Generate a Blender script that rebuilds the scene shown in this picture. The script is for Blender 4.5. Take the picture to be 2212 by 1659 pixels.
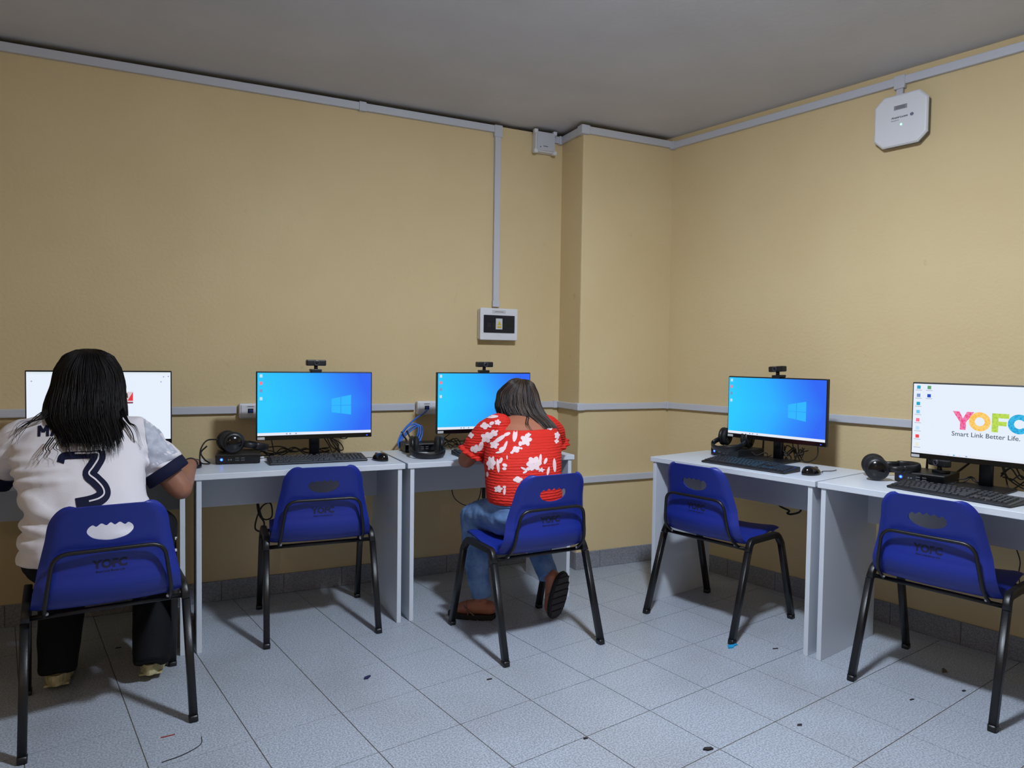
import bpy, bmesh, math, random
from mathutils import Vector, Matrix, noise
from mathutils.bvhtree import BVHTree
random.seed(7)
PI = math.pi
SC = bpy.context.scene
COL = SC.collection
for o in list(bpy.data.objects): bpy.data.objects.remove(o)

# ------------------------------------------------------------------ camera
CAM_POS = Vector((-2.73013, -3.82464, 1.24604))
CAM_R = Vector((0.90252683, -0.43040247, 0.01410763))
CAM_U = Vector((0.00276841, 0.03855843, 0.99925251))
CAM_F = Vector((0.43062472, 0.90181315, -0.03599155))
FPX = 1525.79
cd = bpy.data.cameras.new('camera'); cam = bpy.data.objects.new('camera', cd); COL.objects.link(cam)
M = Matrix((CAM_R, CAM_U, -CAM_F)).transposed().to_4x4(); M.translation = CAM_POS
cam.matrix_world = M
cd.sensor_fit = 'HORIZONTAL'; cd.sensor_width = 36; cd.lens = FPX / 2212 * 36; cd.clip_start = .05
SC.camera = cam
# ------------------------------------------------------------------ world, exposure
w = bpy.data.worlds.new('world'); SC.world = w; w.use_nodes = True
w.node_tree.nodes['Background'].inputs[0].default_value = (.5, .55, .65, 1)
w.node_tree.nodes['Background'].inputs[1].default_value = .0
SC.view_settings.view_transform = 'Standard'; SC.view_settings.look = 'None'
SC.view_settings.exposure = 0.0; SC.view_settings.gamma = 1.0
SC.view_settings.use_curve_mapping = False
LAMP_COLOR = (.80, .885, 1.0); LAMP_POWER = 610.0; LAMP2_COLOR = (1.0, .72, .64); LAMP2_POWER = 75.0

# ------------------------------------------------------------------ measured frame of the room
A_R = 0.226                       # the corner is wider than square by this angle
TH_R = A_R - PI/2                 # right-hand row: local x along the right wall towards the camera, local y into the wall
def stn(st, x, y, z=0):
    if st == 'L': return Vector((x, y, z))
    c, s = math.cos(TH_R), math.sin(TH_R)
    return Vector((c*x - s*y, s*x + c*y, z))
def sth(st): return 0 if st == 'L' else TH_R
def pt(px, py, y):                # a pixel of the photo -> the point at depth y
    d = CAM_R*((px-1106)/FPX) - CAM_U*((py-829.5)/FPX) + CAM_F
    return CAM_POS + d*((y-CAM_POS.y)/d.y)

# ------------------------------------------------------------------ materials
def lin(c):
    return tuple((v/12.92 if v <= .04045 else ((v+.055)/1.055)**2.4) for v in (c[0]/255, c[1]/255, c[2]/255)) + (1,)
MATS = {}
def mat(name, rgb, rough=.5, spec=.5, metal=0, noise_amt=0, noise_scale=20, bump=0, bump_scale=80, emit=None, estr=0, rgb2=None, coat=0, alpha=None):
    if name in MATS: return MATS[name]
    m = bpy.data.materials.new(name); m.use_nodes = True; nt = m.node_tree; b = nt.nodes['Principled BSDF']
    b.inputs['Base Color'].default_value = lin(rgb); b.inputs['Roughness'].default_value = rough
    b.inputs['Specular IOR Level'].default_value = spec; b.inputs['Metallic'].default_value = metal
    if coat: b.inputs['Coat Weight'].default_value = coat
    if noise_amt or rgb2 or bump:
        tc = nt.nodes.new('ShaderNodeTexCoord')
    if noise_amt or rgb2:
        n = nt.nodes.new('ShaderNodeTexNoise'); n.inputs['Scale'].default_value = noise_scale; n.inputs['Detail'].default_value = 5
        nt.links.new(tc.outputs['Object'], n.inputs['Vector'])
        r = nt.nodes.new('ShaderNodeValToRGB'); r.color_ramp.elements[0].position = .35; r.color_ramp.elements[1].position = .65
        c2 = rgb2 if rgb2 else tuple(v*(1-noise_amt) for v in rgb)
        r.color_ramp.elements[0].color = lin(c2); r.color_ramp.elements[1].color = lin(rgb)
        nt.links.new(n.outputs['Fac'], r.inputs['Fac']); nt.links.new(r.outputs['Color'], b.inputs['Base Color'])
    if bump:
        n2 = nt.nodes.new('ShaderNodeTexNoise'); n2.inputs['Scale'].default_value = bump_scale; n2.inputs['Detail'].default_value = 4
        nt.links.new(tc.outputs['Object'], n2.inputs['Vector'])
        bp = nt.nodes.new('ShaderNodeBump'); bp.inputs['Strength'].default_value = bump; bp.inputs['Distance'].default_value = .01
        nt.links.new(n2.outputs['Fac'], bp.inputs['Height']); nt.links.new(bp.outputs['Normal'], b.inputs['Normal'])
    if emit:
        b.inputs['Emission Color'].default_value = lin(emit); b.inputs['Emission Strength'].default_value = estr
    MATS[name] = m; return m

def wall_mat():
    m = mat('wall_paint', (218, 198, 155), rough=.75, spec=.25)
    nt = m.node_tree; b = nt.nodes['Principled BSDF']
    tc = nt.nodes.new('ShaderNodeTexCoord')
    n1 = nt.nodes.new('ShaderNodeTexNoise'); n1.inputs['Scale'].default_value = 1.6; n1.inputs['Detail'].default_value = 6; n1.inputs['Roughness'].default_value = .6
    n2 = nt.nodes.new('ShaderNodeTexNoise'); n2.inputs['Scale'].default_value = 60; n2.inputs['Detail'].default_value = 4
    n3 = nt.nodes.new('ShaderNodeTexNoise'); n3.inputs['Scale'].default_value = 9; n3.inputs['Detail'].default_value = 5
    for n in (n1, n2, n3): nt.links.new(tc.outputs['Object'], n.inputs['Vector'])
    r = nt.nodes.new('ShaderNodeValToRGB'); r.color_ramp.elements[0].position = .3; r.color_ramp.elements[1].position = .7
    r.color_ramp.elements[0].color = lin((213, 191, 147)); r.color_ramp.elements[1].color = lin((219, 199, 156))
    nt.links.new(n1.outputs['Fac'], r.inputs['Fac'])
    r2 = nt.nodes.new('ShaderNodeValToRGB'); r2.color_ramp.elements[0].position = .22; r2.color_ramp.elements[1].position = .30
    r2.color_ramp.elements[0].color = (.72, .68, .62, 1); r2.color_ramp.elements[1].color = (1, 1, 1, 1)
    nt.links.new(n3.outputs['Fac'], r2.inputs['Fac'])
    mx = nt.nodes.new('ShaderNodeMix'); mx.data_type = 'RGBA'; mx.blend_type = 'MULTIPLY'; mx.inputs[0].default_value = .6
    nt.links.new(r.outputs['Color'], mx.inputs[6]); nt.links.new(r2.outputs['Color'], mx.inputs[7])
    nt.links.new(mx.outputs[2], b.inputs['Base Color'])
    bp = nt.nodes.new('ShaderNodeBump'); bp.inputs['Strength'].default_value = .25; bp.inputs['Distance'].default_value = .006
    nt.links.new(n2.outputs['Fac'], bp.inputs['Height']); nt.links.new(bp.outputs['Normal'], b.inputs['Normal'])
    return m
def tile_mat(name, ca, cb, cc, rough):
    m = mat(name, cb, rough=rough, spec=.5); nt = m.node_tree; b = nt.nodes['Principled BSDF']
    g = nt.nodes.new('ShaderNodeNewGeometry')
    n1 = nt.nodes.new('ShaderNodeTexNoise'); n1.inputs['Scale'].default_value = 170; n1.inputs['Detail'].default_value = 2
    n2 = nt.nodes.new('ShaderNodeTexNoise'); n2.inputs['Scale'].default_value = 2.2; n2.inputs['Detail'].default_value = 5
    for n in (n1, n2): nt.links.new(g.outputs['Position'], n.inputs['Vector'])
    r = nt.nodes.new('ShaderNodeValToRGB'); r.color_ramp.elements[0].position = .40; r.color_ramp.elements[1].position = .60
    r.color_ramp.elements[0].color = lin(ca); r.color_ramp.elements[1].color = lin(cb)
    nt.links.new(n1.outputs['Fac'], r.inputs['Fac'])
    r2 = nt.nodes.new('ShaderNodeValToRGB'); r2.color_ramp.elements[0].position = .3; r2.color_ramp.elements[1].position = .55
    r2.color_ramp.elements[0].color = lin(cc); r2.color_ramp.elements[1].color = (1, 1, 1, 1)
    nt.links.new(n2.outputs['Fac'], r2.inputs['Fac'])
    mx = nt.nodes.new('ShaderNodeMix'); mx.data_type = 'RGBA'; mx.blend_type = 'MULTIPLY'; mx.inputs[0].default_value = .5
    nt.links.new(r.outputs['Color'], mx.inputs[6]); nt.links.new(r2.outputs['Color'], mx.inputs[7])
    nt.links.new(mx.outputs[2], b.inputs['Base Color'])
    return m
WALL = wall_mat()
CEIL = mat('ceiling_paint', (206, 206, 210), rough=.8, spec=.2, bump=.1, bump_scale=30, noise_amt=.04, noise_scale=2)
TILE = tile_mat('terrazzo_tile', (142, 151, 164), (184, 192, 204), (226, 220, 214), .38)
SKIRT = tile_mat('skirting_tile', (124, 127, 136), (150, 153, 162), (226, 220, 214), .5)
GROUT = mat('grout', (120, 112, 98), rough=.9, spec=.1)
TRUNK = mat('trunking_plastic', (196, 199, 209), rough=.45)
WHITEP = mat('white_plastic', (222, 224, 230), rough=.4)
DESKM = mat('white_laminate', (208, 215, 225), rough=.35, spec=.5)
EDGE = mat('desk_edge_band', (232, 236, 240), rough=.4)
BLUE = mat('blue_plastic', (22, 42, 138), rough=.42, spec=.5, bump=.04, bump_scale=400)
BLACKM = mat('black_steel', (17, 17, 20), rough=.38, spec=.5, bump=.08, bump_scale=300)
BLACKP = mat('black_plastic', (18, 19, 24), rough=.42)
BLACKG = mat('black_gloss', (10, 11, 14), rough=.15)
KEYM = mat('key_plastic', (30, 33, 42), rough=.45)
CABLE = mat('black_cable', (14, 14, 17), rough=.5)
BLUEC = mat('blue_cable', (44, 108, 205), rough=.4)
CHROME = mat('bolt_zinc', (190, 190, 195), rough=.3, metal=1)
PRINT = mat('dark_print', (12, 16, 52), rough=.6)
GREYP = mat('grey_print', (105, 106, 115), rough=.7)
LEDB = mat('led_blue', (30, 40, 255), emit=(40, 60, 255), estr=6)
LEDG = mat('led_green', (120, 255, 160), emit=(130, 255, 170), estr=3)
STICK = mat('paper_sticker', (200, 202, 205), rough=.6)

# ------------------------------------------------------------------ mesh helpers
def link(name, me, m, parent=None, smooth=False, loc=None, rot=None):
    o = bpy.data.objects.new(name, me); COL.objects.link(o)
    ms = m if isinstance(m, (list, tuple)) else [m]
    if me is not None and not me.materials:
        for q in ms: me.materials.append(q)
    if me is not None and smooth:
        me.polygons.foreach_set('use_smooth', [True]*len(me.polygons))
    if parent is not None: o.parent = parent
    if loc is not None: o.location = loc
    if rot is not None: o.rotation_euler = rot
    return o
def mk(name, vs, fs, m, parent=None, smooth=False, loc=None, rot=None):
    me = bpy.data.meshes.new(name); me.from_pydata([tuple(v) for v in vs], [], fs); me.update()
    return link(name, me, m, parent, smooth, loc, rot)
def bmobj(name, bm, m, parent=None, smooth=False, loc=None, rot=None):
    me = bpy.data.meshes.new(name); bm.normal_update(); bm.to_mesh(me); bm.free()
    return link(name, me, m, parent, smooth, loc, rot)
def empty(name, loc=(0, 0, 0), rz=0):
    o = bpy.data.objects.new(name, None); COL.objects.link(o); o.location = loc; o.rotation_euler = (0, 0, rz)
    o.empty_display_size = .05
    return o
def tag(o, label=None, cat=None, group=None, kind=None):
    if label: o['label'] = label
    if cat: o['category'] = cat
    if group: o['group'] = group
    if kind: o['kind'] = kind
    return o
def bm_box(bm, x0, x1, y0, y1, z0, z1, bev=0, seg=2):
    b2 = bmesh.new(); bmesh.ops.create_cube(b2, size=1)
    for v in b2.verts:
        v.co = Vector(((x0+x1)/2 + v.co.x*(x1-x0), (y0+y1)/2 + v.co.y*(y1-y0), (z0+z1)/2 + v.co.z*(z1-z0)))
    if bev: bmesh.ops.bevel(b2, geom=b2.edges[:], offset=bev, segments=seg, affect='EDGES', profile=.5)
    t = bpy.data.meshes.new('t'); b2.to_mesh(t); b2.free(); bm.from_mesh(t); bpy.data.meshes.remove(t)
def box(name, x0, x1, y0, y1, z0, z1, m, parent=None, bev=0, seg=2, **k):
    bm = bmesh.new(); bm_box(bm, x0, x1, y0, y1, z0, z1, bev, seg); return bmobj(name, bm, m, parent, **k)
def catmull(pts, n=8, closed=False):
    pts = [Vector(p) for p in pts]; out = []; N = len(pts)
    rng = range(N) if closed else range(N-1)
    for i in rng:
        p0 = pts[(i-1) % N] if closed or i > 0 else pts[0]*2-pts[1]
        p1 = pts[i]; p2 = pts[(i+1) % N]
        p3 = pts[(i+2) % N] if closed or i+2 < N else p2*2-p1
        for k in range(n):
            t = k/n
            out.append(.5*((2*p1)+(p2-p0)*t+(2*p0-5*p1+4*p2-p3)*t*t+(3*p1-p0-3*p2+p3)*t**3))
    if not closed: out.append(pts[-1])
    return out
def fillet(pts, r, n=6):
    pts = [Vector(p) for p in pts]; out = [pts[0]]
    for i in range(1, len(pts)-1):
        a, b, c = pts[i-1], pts[i], pts[i+1]
        rr = min(r, (a-b).length*.49, (c-b).length*.49)
        p = b+(a-b).normalized()*rr; q = b+(c-b).normalized()*rr
        for k in range(n+1):
            t = k/n; out.append((1-t)**2*p+2*t*(1-t)*b+t*t*q)
    out.append(pts[-1]); return out
def sweep(vs, fs, pts, rad, sides=8, rad2=None, up=None, cap=True, square=False):
    """sweep a round (or squarish) section along pts; rad may be a list; rad2 = second half-axis"""
    pts = [Vector(p) for p in pts]; base = len(vs); N = len(pts)
    t0 = (pts[1]-pts[0]).normalized()
    ref = Vector(up) if up else (Vector((0, 0, 1)) if abs(t0.z) < .9 else Vector((1, 0, 0)))
    nrm = (ref-t0*ref.dot(t0)).normalized()
    for i, p in enumerate(pts):
        if i == 0: t = t0
        elif i == N-1: t = (pts[i]-pts[i-1]).normalized()
        else: t = (pts[i+1]-pts[i-1]).normalized()
        nrm = (nrm-t*nrm.dot(t))
        nrm = nrm.normalized() if nrm.length > 1e-6 else t.orthogonal().normalized()
        b = t.cross(nrm)
        r = rad[i] if isinstance(rad, (list, tuple)) else rad
        r2 = r if rad2 is None else (rad2[i] if isinstance(rad2, (list, tuple)) else rad2)
        for k in range(sides):
            a = 2*PI*(k+.5)/sides
            ca, sa = math.cos(a), math.sin(a)
            if square:
                e = .35; ca = math.copysign(abs(ca)**e, ca); sa = math.copysign(abs(sa)**e, sa)
            vs.append(p+nrm*(ca*r)+b*(sa*r2))
    for i in range(N-1):
        for k in range(sides):
            a0 = base+i*sides+k; a1 = base+i*sides+(k+1) % sides
            fs.append((a0, a1, a1+sides, a0+sides))
    if cap:
        fs.append(tuple(base+k for k in range(sides))[::-1]); fs.append(tuple(base+(N-1)*sides+k for k in range(sides)))
def tube(name, pts, rad, m, parent=None, **k):
    vs, fs = [], []; sweep(vs, fs, pts, rad, **k); return mk(name, vs, fs, m, parent, smooth=True)
def lathe(vs, fs, prof, M4, n=24):
    """prof: list of (r, h) around local z"""
    base = len(vs); P = len(prof)
    for r, h in prof:
        for k in range(n):
            a = 2*PI*k/n; vs.append(M4 @ Vector((r*math.cos(a), r*math.sin(a), h)))
    for i in range(P-1):
        for k in range(n):
            a0 = base+i*n+k; a1 = base+i*n+(k+1) % n
            fs.append((a0, a1, a1+n, a0+n))
    fs.append(tuple(base+k for k in range(n))[::-1]); fs.append(tuple(base+(P-1)*n+k for k in range(n)))
def prism(name, poly, z0, z1, m, parent=None, **k):
    """polygon in xy extruded z0..z1"""
    n = len(poly); vs = [Vector((p[0], p[1], z0)) for p in poly]+[Vector((p[0], p[1], z1)) for p in poly]
    fs = [tuple(range(n))[::-1], tuple(range(n, 2*n))]+[(i, (i+1) % n, n+(i+1) % n, n+i) for i in range(n)]
    return mk(name, vs, fs, m, parent, **k)
def copy_tree(o, parent=None):
    c = o.copy(); COL.objects.link(c)
    if parent is not None: c.parent = parent
    for ch in list(o.children): copy_tree(ch, c)
    return c
def evaluated_mesh(o):
    dg = bpy.context.evaluated_depsgraph_get(); dg.update()
    return bpy.data.meshes.new_from_object(o.evaluated_get(dg))
def text_mesh(body, size, offset=0, extrude=0, align='LEFT', space=1):
    c = bpy.data.curves.new('txt', 'FONT'); c.body = body; c.size = size; c.offset = offset; c.extrude = extrude
    c.align_x = align; c.space_character = space; c.resolution_u = 3
    o = bpy.data.objects.new('txt', c); COL.objects.link(o)
    me = evaluated_mesh(o); bpy.data.objects.remove(o); bpy.data.curves.remove(c)
    me.materials.clear(); return me

# ================================================================== THE SETTING
H = 2.625
wx0, yf = -4.9, -5.6
def pr(n, s): return stn('R', n, s)
rEnd = stn('R', 6.0, 0)
# floor base
mk('floor', [(wx0, yf, -.03), (1.6, yf, -.03), (1.6, .3, -.03), (wx0, .3, -.03), (wx0, yf, -.0025), (1.6, yf, -.0025), (1.6, .3, -.0025), (wx0, .3, -.0025)],
   [(3, 2, 1, 0), (4, 5, 6, 7), (0, 1, 5, 4), (1, 2, 6, 5), (2, 3, 7, 6), (3, 0, 4, 7)], GROUT)
FLOOR = tag(bpy.data.objects['floor'], kind='structure')
box('wall_back', wx0, .5, 0, .2, 0, 2.604, WALL)['kind'] = 'structure'
wr = box('wall_right', 0, 6.2, 0, .2, 0, H, WALL); wr.rotation_euler = (0, 0, TH_R); wr['kind'] = 'structure'
box('wall_left', wx0-.2, wx0, yf, .2, 0, H, WALL)['kind'] = 'structure'
box('wall_front', wx0-.2, 1.7, yf-.2, yf, 0, H, WALL)['kind'] = 'structure'
box('ceiling', wx0-.2, 1.9, yf-.2, .3, H, H+.1, CEIL)['kind'] = 'structure'
# the corner column, plaster edges a little rounded
PD, PW = .251, .585
bm = bmesh.new(); bm_box(bm, -PW, .12, -PD, .02, 0, 2.608, .008, 2); bmobj('wall_column', bm, WALL)['kind'] = 'structure'

# floor tiles: 30 cm squares turned with the right-hand wall
TS, TAU, TX, TY = .302, .185, -1.912, -1.329
ct, st_ = math.cos(TAU), math.sin(TAU)
def clip(poly, p, n):
    out = []
    for i in range(len(poly)):
        a, b = poly[i], poly[(i+1) % len(poly)]
        da, db = (a-p).dot(n), (b-p).dot(n)
        if da >= 0: out.append(a)
        if da*db < 0: out.append(a+(b-a)*(da/(da-db)))
    return out
E2 = stn('R', 1, 0); N2 = stn('R', 0, -1)
half = TS/2-.0016
full_mesh = None
def tile_mesh(poly, name='tile', z0=-.02, z1=0, ch=.0003):
    c = sum(poly, Vector((0, 0, 0)))/len(poly); n = len(poly)
    ins = [p+(c-p).normalized()*ch*1.4 for p in poly]
    vs = [Vector((p.x, p.y, z0)) for p in poly]+[Vector((p.x, p.y, z1-ch)) for p in poly]+[Vector((p.x, p.y, z1)) for p in ins]
    fs = [tuple(range(2*n, 3*n))]
    for i in range(n):
        j = (i+1) % n; fs += [(i, j, n+j, n+i), (n+i, n+j, 2*n+j, 2*n+i)]
    me = bpy.data.meshes.new(name); me.from_pydata([tuple(v) for v in vs], [], fs); me.update(); me.materials.append(TILE); return me
full_mesh = tile_mesh([Vector((-half, -half, 0)), Vector((half, -half, 0)), Vector((half, half, 0)), Vector((-half, half, 0))])
rest_v, rest_f = [], []
cand = []
for i in range(-14, 14):
    for j in range(-16, 9):
        cx = TX+TS*((i+.5)*ct-(j+.5)*st_); cy = TY+TS*((i+.5)*st_+(j+.5)*ct)
        c = Vector((cx, cy, 0))
        ax, ay = Vector((ct, st_, 0)), Vector((-st_, ct, 0))
        poly = [c-ax*half-ay*half, c+ax*half-ay*half, c+ax*half+ay*half, c-ax*half+ay*half]
        q = clip(poly, Vector((0, -.002, 0)), Vector((0, -1, 0)))
        if len(q) >= 3: q = clip(q, N2*.002, N2)
        if len(q) >= 3: q = clip(q, Vector((wx0, 0, 0)), Vector((1, 0, 0)))
        if len(q) >= 3: q = clip(q, Vector((0, yf, 0)), Vector((0, 1, 0)))
        if len(q) < 3: continue
        area = abs(sum(q[k].x*q[(k+1) % len(q)].y-q[(k+1) % len(q)].x*q[k].y for k in range(len(q))))/2
        if area < .0015: continue
        d = c-CAM_POS; dep = d.dot(CAM_F)
        vis = dep > .8 and abs(d.dot(CAM_R)/dep) < .82 and -.75 < d.dot(CAM_U)/dep
        cand.append((not vis, c, q, len(q) == 4 and abs(area-4*half*half) < 1e-5))
for hid, c, q, isfull in cand:
    if hid:
        me = tile_mesh(q); b0 = len(rest_v)
        rest_v += [v.co.copy() for v in me.vertices]; rest_f += [tuple(b0+k for k in p.vertices) for p in me.polygons]
        bpy.data.meshes.remove(me); continue
    if isfull:
        o = bpy.data.objects.new('tile', full_mesh); COL.objects.link(o); o.location = c; o.rotation_euler = (0, 0, TAU)
    else:
        o = bpy.data.objects.new('tile', tile_mesh(q)); COL.objects.link(o)
    o.parent = FLOOR
ro = mk('far_tiles', rest_v, rest_f, TILE, FLOOR); ro['kind'] = 'stuff'

# skirting of tile pieces
def skirting(name, p0, p1, inward):
    root = empty(name, p0); root['kind'] = 'structure'
    d = (p1-p0); L = d.length; d.normalize(); ang = math.atan2(d.y, d.x); root.rotation_euler = (0, 0, ang)
    s = 1 if Vector((-d.y, d.x, 0)).dot(inward) > 0 else -1
    x = 0; off = .17
    full = None
    while x < L-.004:
        x1 = min(L, x+off); off = .302
        y0, y1 = sorted((0, s*.010))
        if abs(x1-x-.302) < 1e-4 and full is not None:
            o = bpy.data.objects.new('skirting_tile', full); COL.objects.link(o); o.parent = root; o.location = (x, 0, 0)
        else:
            o = box('skirting_tile', 0.001, x1-x-.001, y0, y1, .0005, .102, SKIRT, root, bev=.0015, seg=1); o.location = (x, 0, 0)
            if abs(x1-x-.302) < 1e-4: full = o.data
        x = x1
skirting('baseboard_back', Vector((-4.2, 0, 0)), Vector((-PW, 0, 0)), Vector((0, -1, 0)))
skirting('baseboard_column_side', Vector((-PW, 0, 0)), Vector((-PW, -PD, 0)), Vector((-1, 0, 0)))
kR = PD/math.cos(A_R)
skirting('baseboard_column', Vector((-PW-.01, -PD, 0)), Vector((E2*kR).to_tuple()), Vector((0, -1, 0)))
skirting('baseboard_right', E2*(kR+.0), E2*4.2, N2)

# ------------------------------------------------------------------ cable trunking
def trunk_seg(parent, p0, p1, z0, z1, depth, inward, name='trunk_run', bev=.003):
    d = p1-p0; L = d.length; ang = math.atan2(d.y, d.x)
    s = 1 if Vector((-d.y, d.x, 0)).dot(inward) > 0 else -1
    y0, y1 = sorted((.0005*s, s*depth))
    o = box(name, 0, L, y0, y1, z0, z1, TRUNK, parent, bev=bev); o.location = (p0.x, p0.y, 0); o.rotation_euler = (0, 0, ang); return o
def V(x, y, z=0): return Vector((x, y, z))
S_ = V(0, -1); WN = V(-1, 0)
# upper run on the back wall with its drop to the breaker box
t = empty('cable_trunking'); tag(t, 'white trunking under the ceiling of the left wall, dropping down to the breaker box', 'cable trunking')
trunk_seg(t, V(-4.4, 0), V(-1.82, 0), 2.562, 2.602, .022, S_); trunk_seg(t, V(-1.82, 0), V(-1.035, 0), 2.561, 2.601, .022, S_)
box('joint_cover', -1.84, -1.80, -.026, -.0005, 2.557, 2.606, TRUNK, t, bev=.003)
box('elbow_cover', -1.050, -.998, -.027, -.0005, 2.535, 2.604, TRUNK, t, bev=.004)
box('trunk_drop', -1.043, -1.006, -.022, -.0005, 1.56, 2.54, TRUNK, t, bev=.003); box('end_cover', -1.046, -1.003, -.025, -.0005, 1.548, 1.585, TRUNK, t, bev=.003)
# run round the column and along the right wall
t = empty('cable_trunking'); tag(t, 'white trunking wrapping the corner column and running above the access point', 'cable trunking')
trunk_seg(t, V(-.665, 0), V(-PW-.0, 0), 2.556, 2.596, .022, S_)
trunk_seg(t, V(-PW, -.0), V(-PW, -PD), 2.556, 2.596, .022, WN)
trunk_seg(t, V(-PW, -PD), V(*(E2*kR).xy), 2.556, 2.596, .022, S_)
trunk_seg(t, E2*kR, E2*1.585, 2.553, 2.592, .022, N2); trunk_seg(t, E2*1.585, E2*4.5, 2.553, 2.592, .022, N2)
box('inner_corner_cover', -.62, -.598, -.028, -.0005, 2.551, 2.600, TRUNK, t, bev=.003)
bm = bmesh.new(); bm_box(bm, -PW-.028, -PW+.03, -PD-.028, -PD+.03, 2.550, 2.602, .006, 2); bmobj('outer_corner_cover', bm, TRUNK, t)
o = box('inner_corner_cover', .255, .287, -.03, 0, 2.548, 2.597, TRUNK, t, bev=.003); o.rotation_euler = (0, 0, TH_R); o.location = N2*.0
o.location = N2*0
o = box('tee_cover', 1.578, 1.628, -.0265, -.0005, 2.535, 2.597, TRUNK, t, bev=.003); o.rotation_euler = (0, 0, TH_R)
o = box('trunk_drop', 1.588, 1.618, -.02, -.0005, 2.49, 2.54, TRUNK, t, bev=.003); o.rotation_euler = (0, 0, TH_R)
# mid rail
t = empty('cable_trunking'); tag(t, 'long white trunking rail at monitor height along both walls', 'cable trunking')
trunk_seg(t, V(-4.4, 0), V(-2.45, 0), .949, .987, .02, S_); trunk_seg(t, V(-2.2, 0), V(-1.515, 0), .949, .987, .02, S_); trunk_seg(t, V(-1.25, 0), V(-PW, 0), .949, .987, .02, S_)
trunk_seg(t, V(-PW, 0), V(-PW, -PD), .949, .987, .02, WN); trunk_seg(t, V(-PW, -PD), V(*(E2*kR).xy), .949, .987, .02, S_)
trunk_seg(t, E2*kR, E2*4.5, .949, .987, .02, N2)
box('inner_corner_cover', -.63, -.59, -.023, -.0005, .946, .990, TRUNK, t, bev=.003)
bm = bmesh.new(); bm_box(bm, -PW-.023, -PW+.03, -PD-.023, -PD+.03, .946, .990, .005, 2); bmobj('outer_corner_cover', bm, TRUNK, t)
o = box('inner_corner_cover', .252, .282, -.026, 0, .946, .990, TRUNK, t, bev=.003); o.rotation_euler = (0, 0, TH_R)
# low rail on the column
t = empty('cable_trunking'); tag(t, 'short low white trunking on the column between the two desk rows', 'cable trunking')
trunk_seg(t, V(-PW-.02, -PD), V(*(E2*kR).xy), .516, .555, .02, S_)
trunk_seg(t, V(-PW, 0), V(-PW, -PD), .516, .555, .02, WN)
trunk_seg(t, V(-1.2, 0), V(-PW, 0), .516, .555, .02, S_)
trunk_seg(t, E2*kR, E2*.75, .516, .555, .02, N2)

# junction box by the column
t = empty('junction_box', (-.728, 0, 2.545)); tag(t, 'square white junction box under the ceiling beside the column', 'junction box')
box('body', -.066, .066, -.05, -.0005, -.064, .056, WHITEP, t, bev=.006)
box('lid', -.06, .06, -.058, -.0495, -.058, .05, TRUNK, t, bev=.004)
for sx in (-.064, .064):
    for sz in (-.062, .054): box('corner_lug', sx-.012, sx+.012, -.056, -.03, sz-.012, sz+.012, WHITEP, t, bev=.004)
box('mark', -.018, .012, -.0588, -.0578, -.034, -.029, GREYP, t)
box('screw_hole', -.04, -.034, -.0588, -.0578, -.041, -.035, mat('dark_hole', (40, 40, 45)), t)

# breaker box
t = empty('breaker_box', (-1.0185, 0, 1.445)); tag(t, 'small white breaker box with smoked window on the left wall', 'breaker box')
box('body', -.118, .118, -.045, -.0005, -.09, .09, WHITEP, t, bev=.008)
box('cover', -.120, .120, -.056, -.045, -.093, .093, WHITEP, t, bev=.005)
wd = box('window', -.1, .098, -.062, -.0555, -.05, .052, mat('smoked_window', (32, 36, 46), rough=.15), t, bev=.003)
for k in range(5): box('breaker', -.082+k*.034, -.054+k*.034, -.0632, -.0618, -.02, .006, BLACKP, wd, bev=.0004, seg=1)
st = box('warning_sticker', -.026, .016, -.0655, -.063, -.03, .033, STICK, t)
yl = mat('yellow_print', (200, 180, 40), rough=.6)
mk('warning_triangle', [(-.016, -.0658, -.006), (.008, -.0658, -.006), (-.004, -.0658, .02)], [(0, 1, 2)], yl, st)
box('print_line', -.016, .008, -.0661, -.0656, -.022, -.012, yl, st)
lb = box('label_strip', -.045, .04, -.0573, -.0558, .064, .082, STICK, t, bev=.002); box('print_line', -.03, .026, -.0578, -.0572, .0705, .0735, GREYP, lb)
mk('latch', [(-.016, -.0575, -.052), (.016, -.0575, -.052), (0, -.0575, -.066), (-.016, -.0555, -.052), (.016, -.0555, -.052), (0, -.0555, -.066)], [(0, 1, 2), (0, 3, 4, 1), (1, 4, 5, 2), (2, 5, 3, 0)], WHITEP, t)

# access point on the right wall
t = empty('access_point', stn('R', 1.622, 0, 2.383), TH_R); tag(t, 'white octagonal wireless access point high on the right wall', 'access point')
def oct_poly(h, c): return [(-h+c, -h), (h-c, -h), (h, -h+c), (h, h-c), (h-c, h), (-h+c, h), (-h, h-c), (-h, -h+c)]
def oct_solid(name, layers, m, parent):
    vs, fs = [], []; n = 8
    for h, c, y in layers:
        for x, z in oct_poly(h, c): vs.append((x, y, z))
    for i in range(len(layers)-1):
        for k in range(n): fs.append((i*n+k, i*n+(k+1) % n, (i+1)*n+(k+1) % n, (i+1)*n+k))
    fs.append(tuple(range(n))[::-1]); fs.append(tuple(range((len(layers)-1)*n, len(layers)*n)))
    return mk(name, vs, fs, m, parent)
oct_solid('back_shell', [(.112, .036, -.001), (.116, .038, -.038)], mat('ap_side', (120, 122, 126), rough=.5), t)
oct_solid('front_cover', [(.119, .040, -.037), (.119, .040, -.042), (.113, .037, -.049), (.108, .034, -.05)], WHITEP, t)
oct_solid('mount_plate', [(.08, .02, -.0005), (.08, .02, -.002)], BLACKP, t)
s1 = box('serial_sticker', -.028, .03, -.0512, -.0499, .046, .066, mat('grey_sticker', (150, 150, 154), rough=.6), t)
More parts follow.
